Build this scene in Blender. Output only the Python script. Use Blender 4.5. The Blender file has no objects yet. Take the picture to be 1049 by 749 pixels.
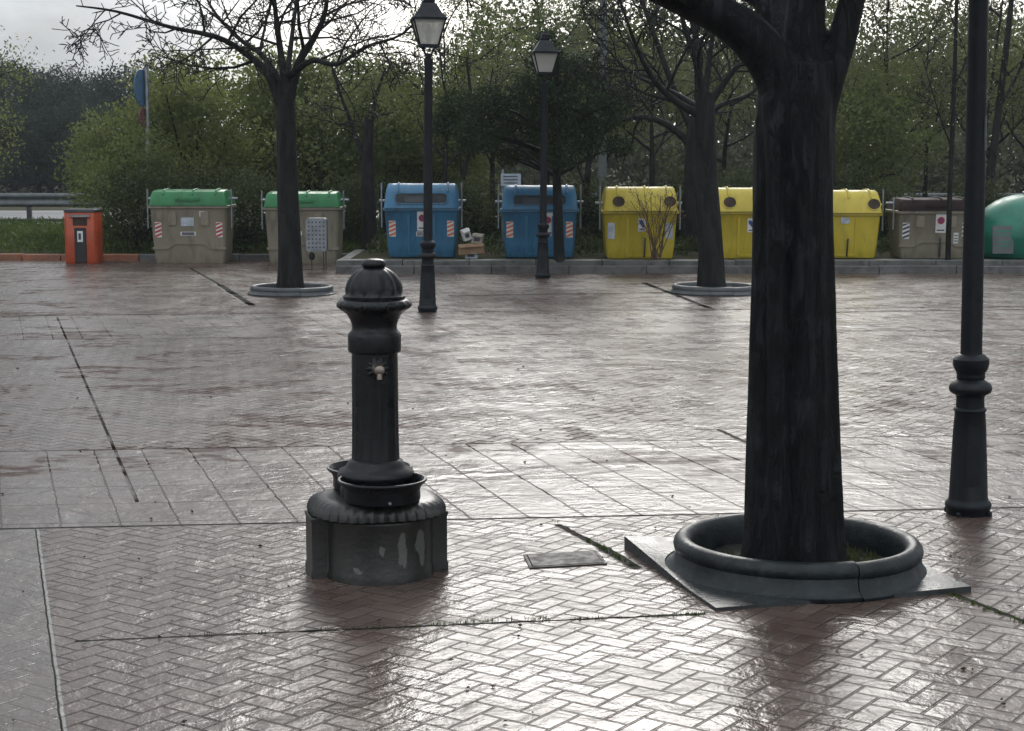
import bpy, bmesh, math, random
import numpy as np
from mathutils import Vector, Matrix
S = bpy.context.scene
COL = S.collection
PI = math.pi
R = math.radians

# ------------------------------------------------------------------ camera maths
CAMH, F, HOR = 1.65, 1750.0, 160.0
PITCH = math.atan((374.5 - HOR) / F)
def ray(px, py):
    dx = (px - 524.5) / F; dy = (374.5 - py) / F
    return Vector((dx, math.cos(PITCH) + dy * math.sin(PITCH), -math.sin(PITCH) + dy * math.cos(PITCH)))
def G(px, py, z=0.0):
    d = ray(px, py); t = (z - CAMH) / d.z
    return Vector((d.x * t, d.y * t, z))
def D(px, py, Y):
    d = ray(px, py); t = Y / d.y
    return Vector((d.x * t, Y, CAMH + d.z * t))

# ------------------------------------------------------------------ tagging helpers
def tag(o, label=None, cat=None, group=None, kind=None):
    if label: o['label'] = label
    if cat: o['category'] = cat
    if group: o['group'] = group
    if kind: o['kind'] = kind
    return o
def thing(name, label, cat, loc=(0, 0, 0), rz=0.0, group=None):
    o = bpy.data.objects.new(name, None); COL.objects.link(o)
    o.empty_display_size = 0.1
    o.location = loc; o.rotation_euler = (0, 0, rz)
    return tag(o, label, cat, group)
def copy_tree(o, parent=None):
    c = o.copy(); COL.objects.link(c)
    if parent: c.parent = parent
    for ch in list(o.children): copy_tree(ch, c)
    return c

# ------------------------------------------------------------------ mesh builder
class MB:
    def __init__(s): s.v = []; s.f = []
    def add(s, vs, fs):
        n = len(s.v); s.v += [tuple(v) for v in vs]; s.f += [tuple(i + n for i in f) for f in fs]; return s
    def box(s, x0, x1, y0, y1, z0, z1, M=None):
        vs = [Vector((x, y, z)) for z in (z0, z1) for y in (y0, y1) for x in (x0, x1)]
        if M is not None: vs = [M @ v for v in vs]
        return s.add(vs, [(0, 2, 3, 1), (4, 5, 7, 6), (0, 1, 5, 4), (2, 6, 7, 3), (0, 4, 6, 2), (1, 3, 7, 5)])
    def lathe(s, prof, n=32, M=None, fn=None):
        vs = []
        for r, z in prof:
            for k in range(n):
                a = 2 * PI * k / n
                rr = r * (fn(a, z) if fn else 1.0)
                vs.append(Vector((rr * math.cos(a), rr * math.sin(a), z)))
        fs = []
        m = len(prof)
        for i in range(m - 1):
            for k in range(n):
                k2 = (k + 1) % n
                fs.append((i * n + k, i * n + k2, (i + 1) * n + k2, (i + 1) * n + k))
        fs.append(tuple(range(n - 1, -1, -1))); fs.append(tuple((m - 1) * n + k for k in range(n)))
        if M is not None: vs = [M @ v for v in vs]
        return s.add(vs, fs)
    def loft(s, rings, caps=True):
        n = len(rings[0]); vs = [v for r in rings for v in r]; fs = []
        for i in range(len(rings) - 1):
            for k in range(n):
                k2 = (k + 1) % n
                fs.append((i * n + k, i * n + k2, (i + 1) * n + k2, (i + 1) * n + k))
        if caps:
            fs.append(tuple(range(n - 1, -1, -1))); fs.append(tuple((len(rings) - 1) * n + k for k in range(n)))
        return s.add(vs, fs)
    def tube(s, pts, rad, n=8, jit=0.0, rnd=None, cap=True):
        pts = [Vector(p) for p in pts]
        rings = []; ref = None
        for i, p in enumerate(pts):
            t = (pts[min(i + 1, len(pts) - 1)] - pts[max(i - 1, 0)])
            t = t.normalized() if t.length > 1e-9 else Vector((0, 0, 1))
            if ref is None: ref = t.orthogonal().normalized()
            ref = (ref - t * ref.dot(t))
            ref = ref.normalized() if ref.length > 1e-6 else t.orthogonal().normalized()
            b = t.cross(ref)
            ring = []
            for k in range(n):
                a = 2 * PI * k / n
                r = rad[i] * (1 + (rnd.uniform(-jit, jit) if jit else 0))
                ring.append(p + (ref * math.cos(a) + b * math.sin(a)) * r)
            rings.append(ring)
        return s.loft(rings, cap)
    def build(s, name, mat, parent=None, smooth=40, bevel=0.0):
        me = bpy.data.meshes.new(name); me.from_pydata([tuple(v) for v in s.v], [], s.f)
        bm = bmesh.new(); bm.from_mesh(me)
        bmesh.ops.recalc_face_normals(bm, faces=bm.faces); bm.to_mesh(me); bm.free()
        if smooth:
            me.shade_smooth(); me.set_sharp_from_angle(angle=R(smooth))
        o = bpy.data.objects.new(name, me); COL.objects.link(o)
        me.materials.append(mat)
        if parent: o.parent = parent
        if bevel:
            m = o.modifiers.new('Bevel', 'BEVEL'); m.width = bevel; m.segments = 2; m.limit_method = 'ANGLE'; m.angle_limit = R(35)
            m.harden_normals = False
        return o

# ------------------------------------------------------------------ node helper
class N:
    def __init__(s, tree): s.t = tree; s.l = tree.links
    def node(s, typ, **kw):
        n = s.t.nodes.new(typ)
        for k, v in kw.items(): setattr(n, k, v)
        return n
    def put(s, sock, v):
        if v is None: return
        if hasattr(v, 'is_output') or isinstance(v, bpy.types.NodeSocket): s.l.new(v, sock)
        else: sock.default_value = v
    def m(s, op, a, b=None, c=None, clamp=False):
        n = s.node('ShaderNodeMath', operation=op, use_clamp=clamp)
        s.put(n.inputs[0], a); s.put(n.inputs[1], b); s.put(n.inputs[2], c); return n.outputs[0]
    def mix(s, f, a, b, mode='MIX'):
        n = s.node('ShaderNodeMix', data_type='RGBA', blend_type=mode)
        s.put(n.inputs[0], f)
        s.put(n.inputs[6], a if not isinstance(a, tuple) or len(a) == 4 else a + (1,))
        s.put(n.inputs[7], b if not isinstance(b, tuple) or len(b) == 4 else b + (1,)); return n.outputs[2]
    def noise(s, vec, scale, detail=4, rough=.55, dist=0.0, w=None):
        n = s.node('ShaderNodeTexNoise'); s.put(n.inputs['Vector'], vec)
        n.inputs['Scale'].default_value = scale; n.inputs['Detail'].default_value = detail
        n.inputs['Roughness'].default_value = rough; n.inputs['Distortion'].default_value = dist
        return n.outputs['Fac']
    def rng(s, v, a, b, c=0.0, d=1.0, smooth=True):
        n = s.node('ShaderNodeMapRange', interpolation_type='SMOOTHSTEP' if smooth else 'LINEAR')
        s.put(n.inputs[0], v); s.put(n.inputs[1], a); s.put(n.inputs[2], b); s.put(n.inputs[3], c); s.put(n.inputs[4], d)
        return n.outputs[0]
def new_mat(name):
    m = bpy.data.materials.new(name); m.use_nodes = True
    n = N(m.node_tree); b = m.node_tree.nodes['Principled BSDF']
    return m, n, b
def basic(name, col, rough=.5, metal=0.0, var=.25, scale=6.0, bump=0.0, bscale=40.0, dirt=None, dirt_amt=.5, stretch=None, spec=.5):
    """colour with cloudy variation, optional streaky dirt and bump, all in object space"""
    m, n, b = new_mat(name)
    tc = n.node('ShaderNodeTexCoord'); vec = tc.outputs['Object']
    if stretch:
        mp = n.node('ShaderNodeMapping'); n.put(mp.inputs['Vector'], vec); mp.inputs['Scale'].default_value = stretch; vec = mp.outputs[0]
    f = n.noise(vec, scale, 5, .6)
    lo = tuple(c * (1 - var) for c in col); hi = tuple(min(1, c * (1 + var)) for c in col)
    c = n.mix(n.rng(f, .3, .7), lo, hi)
    if dirt:
        g = n.noise(vec, scale * 2.3, 6, .65, .4)
        c = n.mix(n.m('MULTIPLY', n.rng(g, .48, .68), dirt_amt), c, dirt)
    n.put(b.inputs['Base Color'], c)
    n.put(b.inputs['Roughness'], n.rng(n.noise(vec, scale * 1.7, 3), .3, .7, max(.02, rough - .1), min(1, rough + .1)))
    b.inputs['Metallic'].default_value = metal
    b.inputs['Specular IOR Level'].default_value = spec
    if bump:
        bp = n.node('ShaderNodeBump'); bp.inputs['Strength'].default_value = 1; bp.inputs['Distance'].default_value = bump
        n.put(bp.inputs['Height'], n.noise(vec, bscale, 5, .6)); n.put(b.inputs['Normal'], bp.outputs[0])
    return m
def leaf_mat(name, c0, c1, c2, trans=.4, rough=.5):
    m, n, b = new_mat(name)
    geo = n.node('ShaderNodeNewGeometry')
    tc = n.node('ShaderNodeTexCoord')
    r = geo.outputs['Random Per Island']
    c = n.mix(r, c0, c1)
    c = n.mix(n.rng(n.noise(tc.outputs['Object'], .9, 3), .42, .62), c, c2)
    b.inputs['Roughness'].default_value = rough
    b.inputs['Specular IOR Level'].default_value = .15
    n.put(b.inputs['Base Color'], c)
    tr = n.node('ShaderNodeBsdfTranslucent'); n.put(tr.inputs['Color'], n.mix(.3, c, (.20, .24, .06)))
    mx = n.node('ShaderNodeMixShader'); mx.inputs[0].default_value = trans
    out = m.node_tree.nodes['Material Output']
    n.l.new(b.outputs[0], mx.inputs[1]); n.l.new(tr.outputs[0], mx.inputs[2]); n.l.new(mx.outputs[0], out.inputs['Surface'])
    return m

# ------------------------------------------------------------------ materials
M = {}
M['iron'] = basic('cast_iron_paint', (.0035, .0045, .0056), .33, 0, .3, 9, .0012, 60, (.02, .02, .02), .3, spec=.35)
M['lamp_iron'] = basic('lamp_post_paint', (.003, .005, .008), .42, 0, .3, 7, .0008, 70, (.02, .022, .025), .3, spec=.3)
M['brass'] = basic('dull_brass', (.27, .23, .19), .4, .9, .25, 20)
M['rubber'] = basic('planter_ring', (.009, .013, .0155), .42, 0, .4, 7, .003, 50, (.032, .04, .034), .6, spec=.35)
M['plate'] = basic('planter_plate', (.032, .036, .037), .3, 0, .3, 6, .002, 45, (.03, .033, .03), .5)
M['ringstone'] = basic('far_planter_concrete', (.06, .066, .07), .4, 0, .25, 6, .002, 50)
M['soil'] = basic('wet_soil', (.014, .012, .009), .9, 0, .4, 9, .02, 25)
M['kerb'] = basic('kerb_concrete', (.10, .10, .095), .55, 0, .3, 3, .004, 30, (.03, .035, .03), .7)
M['redkerb'] = basic('terracotta_kerb', (.25, .095, .05), .55, 0, .3, 3, .004, 30, (.1, .07, .05), .6)
M['steel'] = basic('galvanised_steel', (.28, .30, .32), .42, .7, .2, 5, 0, 1, (.15, .15, .15), .4)
M['rail'] = basic('weathered_rail', (.11, .12, .125), .5, .5, .2, 5)
M['dsteel'] = basic('dark_steel', (.06, .065, .07), .45, .5, .2, 8)
M['blue'] = basic('blue_plastic', (.04, .15, .265), .36, 0, .12, 2.2, .001, 25, (.03, .09, .15), .75, (1.6, 1.6, .45))
M['yellow'] = basic('yellow_plastic', (.50, .39, .038), .36, 0, .12, 2.2, .001, 25, (.36, .29, .04), .75, (1.6, 1.6, .45))
M['beige'] = basic('beige_plastic', (.225, .20, .15), .42, 0, .12, 2.2, .001, 25, (.13, .115, .085), .75, (1.6, 1.6, .45))
M['green'] = basic('green_plastic', (.025, .18, .06), .34, 0, .15, 3, .001, 25, (.02, .12, .04), .75, (1.6, 1.6, .45))
M['brown'] = basic('brown_plastic', (.026, .015, .014), .65, 0, .2, 3, .001, 25, spec=.2)
M['igloo'] = basic('glass_bank_green', (.015, .16, .10), .38, 0, .15, 3, .001, 25, (.02, .09, .05), .4)
M['orange'] = basic('orange_paint', (.40, .065, .022), .4, 0, .15, 4, 0, 1, (.25, .05, .02), .4)
M['black'] = basic('black_plastic', (.012, .012, .013), .4, 0, .2, 8)
M['hole'] = basic('opening_shade_paint', (.035, .018, .010), .7, 0, .4, 6)  # dark colour on solid panels stands in for shade inside bin openings
M['bhole'] = basic('slot_shade_paint', (.02, .024, .026), .55, 0, .4, 6)  # shade inside the paper slot, painted as a thin dark panel
M['white'] = basic('white_label', (.62, .62, .6), .5, 0, .1, 9)
M['paper'] = basic('pale_grey_paper', (.42, .47, .52), .5, 0, .2, 12)
M['red'] = basic('red_print', (.45, .03, .025), .5, 0, .1, 9)
M['ored'] = basic('orange_red_print', (.62, .13, .05), .5, 0, .1, 9)
M['ink'] = basic('dark_print', (.05, .05, .07), .5, 0, .1, 9)
M['navy'] = basic('blue_print', (.03, .06, .22), .5, 0, .1, 9)
M['card'] = basic('cardboard', (.27, .17, .095), .8, 0, .2, 5, .002, 20)
M['card2'] = basic('faded_cardboard', (.30, .26, .22), .8, 0, .2, 5, .002, 20)
M['signred'] = basic('faded_sign_red', (.13, .05, .045), .6, 0, .15, 4)
M['signblue'] = basic('road_sign_blue', (.06, .13, .22), .35, 0, .1, 4)
M['pole'] = basic('pale_concrete_pole', (.10, .11, .105), .7, 0, .2, 3, .002, 20)
M['asphalt'] = basic('asphalt', (.14, .14, .14), .45, 0, .2, .6, .004, 60)
M['paint'] = basic('road_paint', (.75, .75, .73), .5, 0, .15, 4)
M['cover'] = basic('iron_cover', (.04, .034, .03), .6, .0, .3, 12, .003, 60)
def bark(name, a, b_, st=(1, 1, .25), sc=14, bump=.012, lich=(.10, .115, .10), la=.4):
    m, n, b = new_mat(name)
    tc = n.node('ShaderNodeTexCoord'); mp = n.node('ShaderNodeMapping'); n.put(mp.inputs['Vector'], tc.outputs['Object']); mp.inputs['Scale'].default_value = st
    f = n.noise(mp.outputs[0], sc, 7, .65, .6); g = n.noise(tc.outputs['Object'], 5, 5, .7)
    f = n.rng(f, .40, .60)
    c = n.mix(f, a, b_)
    c = n.mix(n.m('MULTIPLY', n.rng(g, .52, .68), la), c, lich)
    n.put(b.inputs['Base Color'], c); b.inputs['Roughness'].default_value = .62; b.inputs['Specular IOR Level'].default_value = .2
    bp = n.node('ShaderNodeBump'); bp.inputs['Distance'].default_value = bump; bp.inputs['Strength'].default_value = 1
    n.put(bp.inputs['Height'], f); n.put(b.inputs['Normal'], bp.outputs[0])
    return m
M['bark'] = bark('wet_bark', (.004, .005, .0062), (.0095, .011, .013), (1, 1, .22), 24, .014, (.035, .04, .042), .45)
M['bark2'] = bark('far_bark', (.006, .006, .006), (.018, .017, .016), (1, 1, .3), 9, .01, (.05, .05, .045), .3)
M['leaf_y'] = leaf_mat('spring_leaves', (.15, .18, .055), (.29, .31, .11), (.12, .15, .055), .58)
M['leaf_g'] = leaf_mat('green_leaves', (.115, .15, .055), (.22, .25, .10), (.09, .12, .05), .56)
M['leaf_o'] = leaf_mat('olive_leaves', (.15, .16, .085), (.25, .25, .13), (.12, .13, .07), .55)
M['leaf_d'] = leaf_mat('dark_evergreen_leaves', (.032, .045, .040), (.06, .075, .06), (.024, .035, .032), .12, .8)
M['leaf_p'] = leaf_mat('pine_needles', (.018, .034, .018), (.04, .06, .028), (.014, .026, .015), .12, .7)
M['leaf_s'] = leaf_mat('undergrowth_leaves', (.035, .048, .022), (.085, .10, .045), (.024, .034, .018), .3, .65)
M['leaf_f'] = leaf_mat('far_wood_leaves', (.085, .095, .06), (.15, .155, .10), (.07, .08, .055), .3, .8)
M['grass'] = leaf_mat('grass_blades', (.05, .085, .018), (.11, .14, .035), (.04, .07, .015), .35)
M['flower'] = leaf_mat('white_blossom', (.6, .6, .5), (.8, .8, .72), (.7, .7, .6), .3)

# glass of lanterns: frosted
m, n, b = new_mat('frosted_lantern_glass')
b.inputs['Base Color'].default_value = (.75, .74, .70, 1); b.inputs['Roughness'].default_value = .35
tr = n.node('ShaderNodeBsdfTranslucent'); tr.inputs['Color'].default_value = (.8, .79, .75, 1)
tp = n.node('ShaderNodeBsdfTransparent')
mx = n.node('ShaderNodeMixShader'); mx.inputs[0].default_value = .55
mx2 = n.node('ShaderNodeMixShader'); mx2.inputs[0].default_value = .5
n.l.new(b.outputs[0], mx.inputs[1]); n.l.new(tr.outputs[0], mx.inputs[2])
n.l.new(mx.outputs[0], mx2.inputs[1]); n.l.new(tp.outputs[0], mx2.inputs[2])
n.l.new(mx2.outputs[0], m.node_tree.nodes['Material Output'].inputs['Surface'])
M['glass'] = m

# fountain plinth: dark paint chipped to pale render in flakes
m, n, b = new_mat('chipped_plinth_paint')
tc = n.node('ShaderNodeTexCoord'); vec = tc.outputs['Object']
sx_ = n.node('ShaderNodeSeparateXYZ'); n.put(sx_.inputs[0], vec); chip = 0.0
jit = n.m('SUBTRACT', n.noise(vec, 22, 5, .65), .5)
for cx_, cz_, cw_, ch_ in ((-.028, .135, .010, .026), (.048, .140, .015, .062), (.066, .105, .010, .035), (.128, .155, .022, .050), (.140, .105, .012, .05), (-.115, .055, .02, .012)):
    ex = n.m('DIVIDE', n.m('ADD', n.m('SUBTRACT', sx_.outputs[0], cx_), n.m('MULTIPLY', jit, .045)), cw_)
    ez = n.m('DIVIDE', n.m('ADD', n.m('SUBTRACT', sx_.outputs[2], cz_), n.m('MULTIPLY', jit, .06)), ch_)
    q_ = n.m('ADD', n.m('MULTIPLY', ex, ex), n.m('MULTIPLY', ez, ez))
    chip = n.m('MAXIMUM', chip, n.m('SUBTRACT', 1, n.rng(q_, .8, 1.1)))
chip = n.m('MULTIPLY', chip, n.m('LESS_THAN', sx_.outputs[1], 0))
c = n.mix(n.rng(n.noise(vec, 9, 5), .3, .7), (.011, .011, .010), (.026, .025, .022))
c = n.mix(n.m('MULTIPLY', n.rng(n.noise(vec, 25, 5, .7), .5, .7), .4), c, (.045, .045, .04))
c = n.mix(n.m('MULTIPLY', chip, .36), c, (.22, .225, .215))
n.put(b.inputs['Base Color'], c); b.inputs['Roughness'].default_value = .36
bp = n.node('ShaderNodeBump'); bp.inputs['Distance'].default_value = .002; n.put(bp.inputs['Height'], n.noise(vec, 50, 4)); n.put(b.inputs['Normal'], bp.outputs[0])
M['plinth'] = m

# ------------------------------------------------------------------ wet stamped paving
def paving():
    m, n, b = new_mat('wet_stamped_paving')
    geo = n.node('ShaderNodeNewGeometry'); P = geo.outputs['Position']
    sp = n.node('ShaderNodeSeparateXYZ'); n.put(sp.inputs[0], P); X, Y = sp.outputs[0], sp.outputs[1]
    v = n.m('DIVIDE', n.m('SUBTRACT', Y, n.m('MULTIPLY', X, .1)), 1.0305)
    u = n.m('ADD', X, n.m('MULTIPLY', v, .305))
    # wobble so that edges are not ruler straight
    wob = n.m('MULTIPLY', n.m('SUBTRACT', n.noise(P, 9, 3), .5), .02)
    # ---- herringbone
    a = R(45 + 10); L = .083
    ca, sa = math.cos(a) / L, math.sin(a) / L
    hx = n.m('ADD', n.m('ADD', n.m('MULTIPLY', X, ca), n.m('MULTIPLY', Y, sa)), n.m('MULTIPLY', wob, 3))
    hy = n.m('ADD', n.m('SUBTRACT', n.m('MULTIPLY', Y, ca), n.m('MULTIPLY', X, sa)), n.m('MULTIPLY', wob, -2))
    ix, iy = n.m('FLOOR', hx), n.m('FLOOR', hy)
    fx, fy = n.m('SUBTRACT', hx, ix), n.m('SUBTRACT', hy, iy)
    k = n.m('FLOORED_MODULO', n.m('SUBTRACT', ix, iy), 4)
    eq = lambda q: n.m('MULTIPLY', n.m('COMPARE', k, q, .25), 9)
    d1 = n.m('ADD', fx, eq(1)); d2 = n.m('ADD', n.m('SUBTRACT', 1, fx), eq(0))
    d3 = n.m('ADD', fy, eq(2)); d4 = n.m('ADD', n.m('SUBTRACT', 1, fy), eq(3))
    hd = n.m('MULTIPLY', n.m('MINIMUM', n.m('MINIMUM', d1, d2), n.m('MINIMUM', d3, d4)), L)
    bi = n.m('SUBTRACT', ix, n.m('COMPARE', k, 1, .25)); bj = n.m('ADD', iy, n.m('COMPARE', k, 3, .25))
    cb = n.node('ShaderNodeCombineXYZ'); n.put(cb.inputs[0], bi); n.put(cb.inputs[1], bj)
    wn = n.node('ShaderNodeTexWhiteNoise', noise_dimensions='3D'); n.put(wn.inputs['Vector'], cb.outputs[0]); hid = wn.outputs['Value']
    # ---- slab bands
    TU, TV = .262, .42
    su = n.m('DIVIDE', n.m('ADD', u, wob), TU); sv = n.m('DIVIDE', n.m('ADD', v, wob), TV)
    iu, iv = n.m('FLOOR', su), n.m('FLOOR', sv)
    fu, fv = n.m('SUBTRACT', su, iu), n.m('SUBTRACT', sv, iv)
    du = n.m('MULTIPLY', n.m('MINIMUM', fu, n.m('SUBTRACT', 1, fu)), TU)
    dv = n.m('ADD', n.m('MULTIPLY', n.m('MINIMUM', fv, n.m('SUBTRACT', 1, fv)), TV), .0015)
    sd = n.m('MINIMUM', du, dv)
    cb2 = n.node('ShaderNodeCombineXYZ'); n.put(cb2.inputs[0], iu); n.put(cb2.inputs[1], iv); cb2.inputs[2].default_value = 7
    wn2 = n.node('ShaderNodeTexWhiteNoise', noise_dimensions='3D'); n.put(wn2.inputs['Vector'], cb2.outputs[0]); sid = wn2.outputs['Value']
    def between(q, lo, hi): return n.m('MULTIPLY', n.m('GREATER_THAN', q, lo), n.m('LESS_THAN', q, hi))
    band = n.m('MAXIMUM', between(v, 7.45, 9.47), between(v, 15.36, 17.6))
    plain = n.m('MULTIPLY', n.m('LESS_THAN', u, .15), n.m('LESS_THAN', v, 7.45))
    flatz = n.m('MAXIMUM', band, plain)
    dist = n.m('ADD', n.m('MULTIPLY', sd, band), n.m('MULTIPLY', hd, n.m('SUBTRACT', 1, band)))
    cid = n.m('ADD', n.m('MULTIPLY', sid, band), n.m('MULTIPLY', hid, n.m('SUBTRACT', 1, band)))
    # fade of groove sharpness by wear
    wear = n.rng(n.noise(P, 1.3, 3), .3, .7, .6, 1.0)
    groove = n.m('MULTIPLY', n.m('SUBTRACT', 1, n.rng(dist, .0016, .0068)), n.m('SUBTRACT', 1, n.m('MULTIPLY', plain, .72)))            # 1 in the groove
    # ---- expansion joints and cracks (straight runs in the ground plane)
    def line(q, q0, w): return n.m('SUBTRACT', 1, n.rng(n.m('ABSOLUTE', n.m('SUBTRACT', n.m('ADD', q, n.m('MULTIPLY', wob, .5)), q0)), w * .5, w))
    joints = n.m('MAXIMUM', n.m('MULTIPLY', n.m('MULTIPLY', line(u, .64, .012), n.rng(n.noise(P, 1.1, 4, .7), .3, .6, .25, 1)), between(v, 8.0, 17.5)), n.m('MULTIPLY', line(u, .15, .004), n.m('LESS_THAN', v, 7.45)))
    for q0, w in ((7.47, .017), (9.48, .010), (15.36, .014), (17.7, .028)):
        joints = n.m('MAXIMUM', joints, line(v, q0, w))
    crack = None
    def seg(p, q, w):
        A, B = G(*p), G(*q); dx, dy = B.x - A.x, B.y - A.y; L2 = dx * dx + dy * dy
        ax = n.m('SUBTRACT', X, A.x); ay = n.m('SUBTRACT', Y, A.y)
        t = n.m('DIVIDE', n.m('ADD', n.m('MULTIPLY', ax, dx), n.m('MULTIPLY', ay, dy)), L2, clamp=True)
        ex = n.m('SUBTRACT', ax, n.m('MULTIPLY', t, dx)); ey = n.m('SUBTRACT', ay, n.m('MULTIPLY', t, dy))
        dd = n.m('ADD', n.m('SQRT', n.m('ADD', n.m('MULTIPLY', ex, ex), n.m('MULTIPLY', ey, ey))), n.m('MULTIPLY', n.m('SUBTRACT', n.noise(P, 14, 4), .5), .035))
        return n.m('SUBTRACT', 1, n.rng(dd, w * .5, w))
    for p, q, w in (((572, 538), (618, 562), .022), ((618, 562), (652, 582), .032), ((80, 657), (722, 629), .012), ((975, 608), (1060, 641), .018),
                    ((195, 275), (225, 292), .03), ((225, 292), (258, 313), .055), ((660, 290), (728, 316), .05), ((462, 303), (680, 300), .05), ((850, 320), (1060, 317), .04),
                    ((735, 440), (775, 458), .018)):
        s_ = seg(p, q, w); crack = s_ if crack is None else n.m('MAXIMUM', crack, s_)
    jj = n.m('MAXIMUM', joints, crack)
    mpz = n.node('ShaderNodeMapping'); n.put(mpz.inputs['Vector'], P); mpz.inputs['Scale'].default_value = (.8, 1.1, 1)
    dry_ = n.rng(n.noise(mpz.outputs[0], 1.15, 6, .7, .6), .50, .58)
    dry_ = n.m('MULTIPLY', dry_, n.rng(v, 7.3, 9.0, .12, 1))
    dry_ = n.m('MULTIPLY', dry_, n.rng(n.noise(mpz.outputs[0], 5, 5, .7), .40, .54))
    # ---- colour (wet reddish concrete)
    big = n.noise(P, .55, 5, .6, .5)
    mid = n.noise(P, 3.0, 6, .65, .3)
    c = n.mix(n.rng(mid, .3, .7), (.058, .037, .029), (.102, .067, .053))
    c = n.mix(n.m('MULTIPLY', n.m('POWER', cid, 1.6), .6), c, (.14, .105, .088))
    c = n.mix(n.m('MULTIPLY', n.rng(big, .45, .62), .35), c, (.125, .095, .085))
    c = n.mix(n.m('MULTIPLY', band, .3), c, (.12, .10, .092))
    c = n.mix(n.m('MULTIPLY', groove, .6), c, (.03, .024, .02))
    c = n.mix(n.m('MULTIPLY', dry_, .7), c, (.050, .025, .019))
    c = n.mix(n.m('MULTIPLY', plain, .5), c, (.14, .125, .115))
    c = n.mix(jj, c, (.012, .012, .009))
    edge = n.m('MULTIPLY', line(u, .158, .008), n.m('LESS_THAN', v, 7.45))
    c = n.mix(n.m('MULTIPLY', edge, .8), c, (.30, .29, .27))
    n.put(b.inputs['Base Color'], c)
    # ---- water film: film is broken in drier, rougher patches
    dry = dry_
    dry = n.m('MULTIPLY', dry, .85)
    rg = n.rng(n.noise(P, 2.2, 5, .6), .3, .7, .20, .34)
    rg = n.m('ADD', rg, n.m('MULTIPLY', dry, .2))
    rg = n.m('ADD', rg, n.m('MULTIPLY', jj, .4), clamp=True)
    n.put(b.inputs['Roughness'], rg)
    b.inputs['IOR'].default_value = 1.42
    n.put(b.inputs['Specular IOR Level'], n.m('MAXIMUM', 0.0, n.m('SUBTRACT', .66, n.m('ADD', n.m('MULTIPLY', dry, .68), n.m('MULTIPLY', n.m('MAXIMUM', jj, n.m('MULTIPLY', groove, .75)), .58)))))
    # ---- relief
    h = n.m('MULTIPLY', n.m('MULTIPLY', groove, wear), -.0042)
    h = n.m('ADD', h, n.m('MULTIPLY', jj, -.010))
    h = n.m('ADD', h, n.m('MULTIPLY', n.m('SUBTRACT', cid, .5), .002))
    h = n.m('ADD', h, n.m('MULTIPLY', n.noise(P, 26, 5, .6), .0024))
    h = n.m('ADD', h, n.m('MULTIPLY', n.noise(P, 7, 4, .6, .5), .0105))
    h = n.m('ADD', h, n.m('MULTIPLY', n.noise(P, 1.6, 3), .012))
    bp = n.node('ShaderNodeBump'); bp.inputs['Strength'].default_value = 1; bp.inputs['Distance'].default_value = 1.0
    tilt = n.m('ADD', n.m('MULTIPLY', n.m('SUBTRACT', wn.outputs['Value'], .5), n.m('SUBTRACT', hx, bi)), n.m('MULTIPLY', n.m('SUBTRACT', n.m('FRACT', n.m('MULTIPLY', wn.outputs['Value'], 17.3)), .5), n.m('SUBTRACT', hy, bj)))
    h = n.m('ADD', h, n.m('MULTIPLY', n.m('MULTIPLY', tilt, n.m('SUBTRACT', 1, flatz)), .0034))
    pud = n.rng(n.noise(P, .85, 4, .55, .3), .56, .66)
    h = n.m('MULTIPLY', h, n.m('SUBTRACT', 1, n.m('MULTIPLY', pud, .5)))
    n.put(bp.inputs['Height'], h); n.put(b.inputs['Normal'], bp.outputs[0])
    return m
M['paving'] = paving()

# verge: soil, dead leaves and thin green
def verge():
    m, n, b = new_mat('verge_soil_grass')
    geo = n.node('ShaderNodeNewGeometry'); P = geo.outputs['Position']
    c = n.mix(n.rng(n.noise(P, 1.2, 6, .65), .35, .65), (.035, .05, .016), (.075, .062, .035))
    c = n.mix(n.rng(n.noise(P, 12, 5, .7), .5, .7), c, (.028, .026, .016))
    n.put(b.inputs['Base Color'], c); b.inputs['Roughness'].default_value = .9; b.inputs['Specular IOR Level'].default_value = .15
    bp = n.node('ShaderNodeBump'); bp.inputs['Distance'].default_value = .08; n.put(bp.inputs['Height'], n.noise(P, 9, 6, .7)); n.put(b.inputs['Normal'], bp.outputs[0])
    return m
M['verge'] = verge()

# ------------------------------------------------------------------ ground
def sheet(name, x0, x1, y0, y1, z, mat):
    o = MB().add([(x0, y0, z), (x1, y0, z), (x1, y1, z), (x0, y1, z)], [(0, 1, 2, 3)]).build(name, mat, smooth=0)
    return tag(o, kind='structure')
KX = G(345, 279).x
YR = G(700, 280).y          # front of the raised kerb, right part
YL = 27.2         # kerb, left part
sheet('terrain', -600, 600, -200, 1500, -.03, M['verge'])
pl = MB().add([(-14, -8, 0), (16, -8, 0), (16, YR, 0), (KX, YR, 0), (KX, YL, 0), (-14, YL, 0)], [(0, 1, 2, 3, 4, 5)]).build('plaza_paving', M['paving'], smooth=0)
tag(pl, kind='structure')
sheet('grass_verge', -40, KX, YL + .16, 39.6, .085, M['verge'])
sheet('planting_bed', KX + .16, 40, YR + .42, 39.6, .155, M['verge'])
sheet('road', -120, 120, 39.6, 50.5, .06, M['asphalt'])
for yy in (40.6, 49.6): sheet('road_line', -120, 120, yy, yy + .18, .064, M['paint'])
sheet('far_bank', -120, 120, 50.5, 140, .05, M['verge'])
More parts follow.
